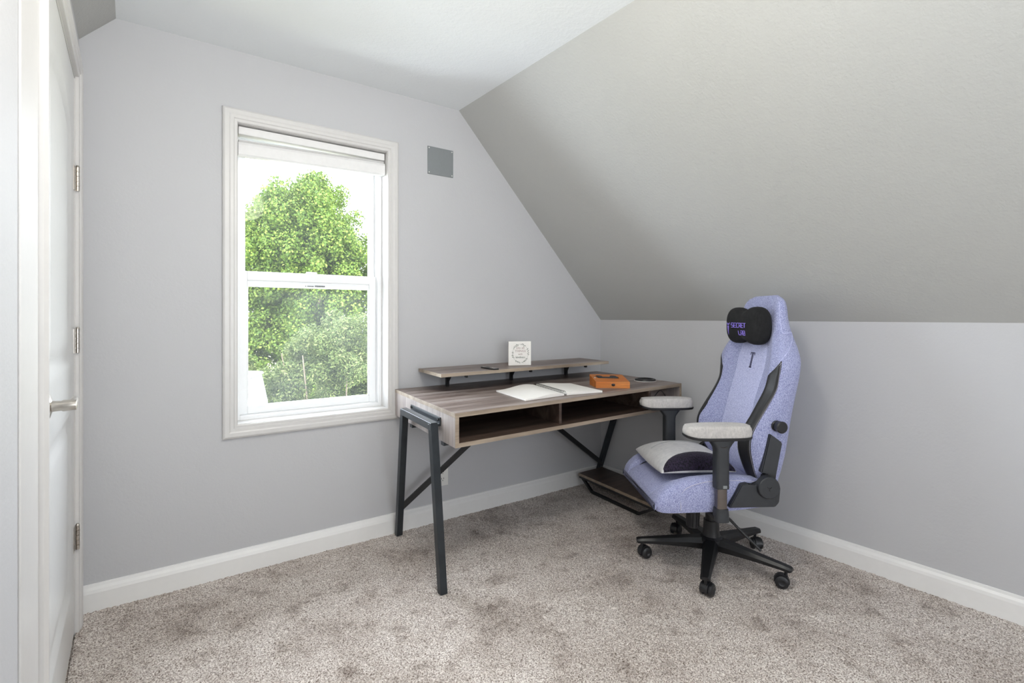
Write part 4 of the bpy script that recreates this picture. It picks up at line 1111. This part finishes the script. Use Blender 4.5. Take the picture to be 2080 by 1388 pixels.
def sub_blobs(c, R, n, fr, seed):
    r = np.random.default_rng(seed); out = []
    for _ in range(n):
        d = r.normal(size=3); d /= np.linalg.norm(d); k = r.uniform(.2, 1.0)**.5*.93
        s_ = r.uniform(.75, 1.2)*fr
        out.append((c[0]+d[0]*R[0]*k, c[1]+d[1]*R[1]*k, c[2]+d[2]*R[2]*k, R[0]*s_, R[1]*s_, R[2]*s_*.85))
    return out
# large maple
TX, TY = -5.75, 13.2
mp_ = empty('maple_tree', (TX, TY, GZ), label='large bright green leafy tree filling the upper window view', cat='tree')
bl = sub_blobs((TX+.25, TY, 2.45), (1.7, 1.8, 2.75), 360, .135, 5)+sub_blobs((TX-1.35, TY+.3, 2.15), (1.9, 1.8, 2.15), 240, .14, 9)+sub_blobs((TX+.18, TY, 3.15), (1.25, 1.3, 1.85), 200, .16, 31)+sub_blobs((TX+1.15, TY, 1.75), (1.35, 1.5, 2.1), 220, .15, 12)+sub_blobs((TX-.2, TY, -.2), (3.0, 1.6, 1.5), 260, .14, 13)
p, d = crown(bl, 330000, .6); p -= np.array([TX, TY, GZ])
leaf_mesh('foliage', p, d, .070, .7, M['maple'], mp_)
bm = BM(); rt_ = random.Random(4)
def limb(p0, p1, r0_, r1_):
    p0, p1 = Vector(p0), Vector(p1); mid = p0.lerp(p1, .5)+Vector((rt_.uniform(-.1, .1), 0, rt_.uniform(-.05, .1)))
    P_ = crom([p0, mid, p1], 4); rings = []
    for i, q_ in enumerate(P_):
        r_ = r0_+(r1_-r0_)*i/(len(P_)-1); rings.append([Vector(q_)+Vector((r_*math.cos(a), r_*math.sin(a), 0)) for a in [2*PI*k/10 for k in range(10)]])
    loft(bm, rings)
limb((0, 0, 0), (.25, 0, 3.4), .22, .15); limb((.25, 0, 3.4), (.4, 0, 5.6), .15, .06)
for k in range(9):
    a = rt_.uniform(0, 2*PI); z0 = rt_.uniform(2.6, 4.8); limb((.2, 0, z0), (.2+1.7*math.cos(a), 1.7*math.sin(a), z0+rt_.uniform(.6, 1.4)), .07, .02)
obj('trunk', bm, M['bark'], parent=mp_)
# shrubs in front
def shrub(x, y, top, r, n, seed, label, aspect=.32, size=.11):
    o = empty('tall_shrub', (x, y, GZ), label=label, cat='shrub', group='shrubs below the window')
    h = top-GZ; bl = sub_blobs((x, y, GZ+h*.56), (r, r, h*.40), 170, .14, seed)+sub_blobs((x+r*.25, y, GZ+h*.84), (r*.45, r*.45, h*.15), 8, .4, seed+1)
    p, d = crown(bl, n, .8); p -= np.array([x, y, GZ]); leaf_mesh('foliage', p, d*.6+np.array([0, 0, .5]), size, aspect, M['sage'], o)
    global bm
    bm = BM()
    for k in range(7):
        a = 2*PI*k/7; limb((.1*math.cos(a), .1*math.sin(a), 0), (r*.6*math.cos(a), r*.6*math.sin(a), h*.8), .035, .008)
    obj('stems', bm, M['bark'], parent=o)
shrub(-3.30, 9.0, 1.38, 1.38, 130000, 21, 'large pale green shrub with narrow leaves filling the lower window pane', size=.060)
shrub(-5.75, 9.7, .95, .90, 24000, 23, 'mid green shrub at the left of the lower pane, behind the pale shrub', size=.10)
shrub(-2.10, 6.6, .02, .60, 14000, 24, 'low yellow-green shrub at the bottom right of the lower pane', size=.085)
hs = empty('white_shed', (-3.95, 6.7, GZ), 0, label='sliver of a white board wall at the lower left corner of the window', cat='shed')
bm = BM(); prism(bm, [(-1.2, 0), (.62, 0), (.53, 2.9), (.44, 3.30), (-1.2, 3.33)], lambda a, b2: Vector((a, -.25, b2)), lambda a, b2: Vector((a-.2, .6, b2))); obj('walls', bm, M['siding'], parent=hs)
bm = BM(); prism(bm, [(.45, 3.31), (.43, 3.34), (-1.2, 3.37), (-1.2, 3.33)], lambda a, b2: Vector((a, -.29, b2)), lambda a, b2: Vector((a-.2, .64, b2))); obj('roof_edge', bm, M['siding'], parent=hs)
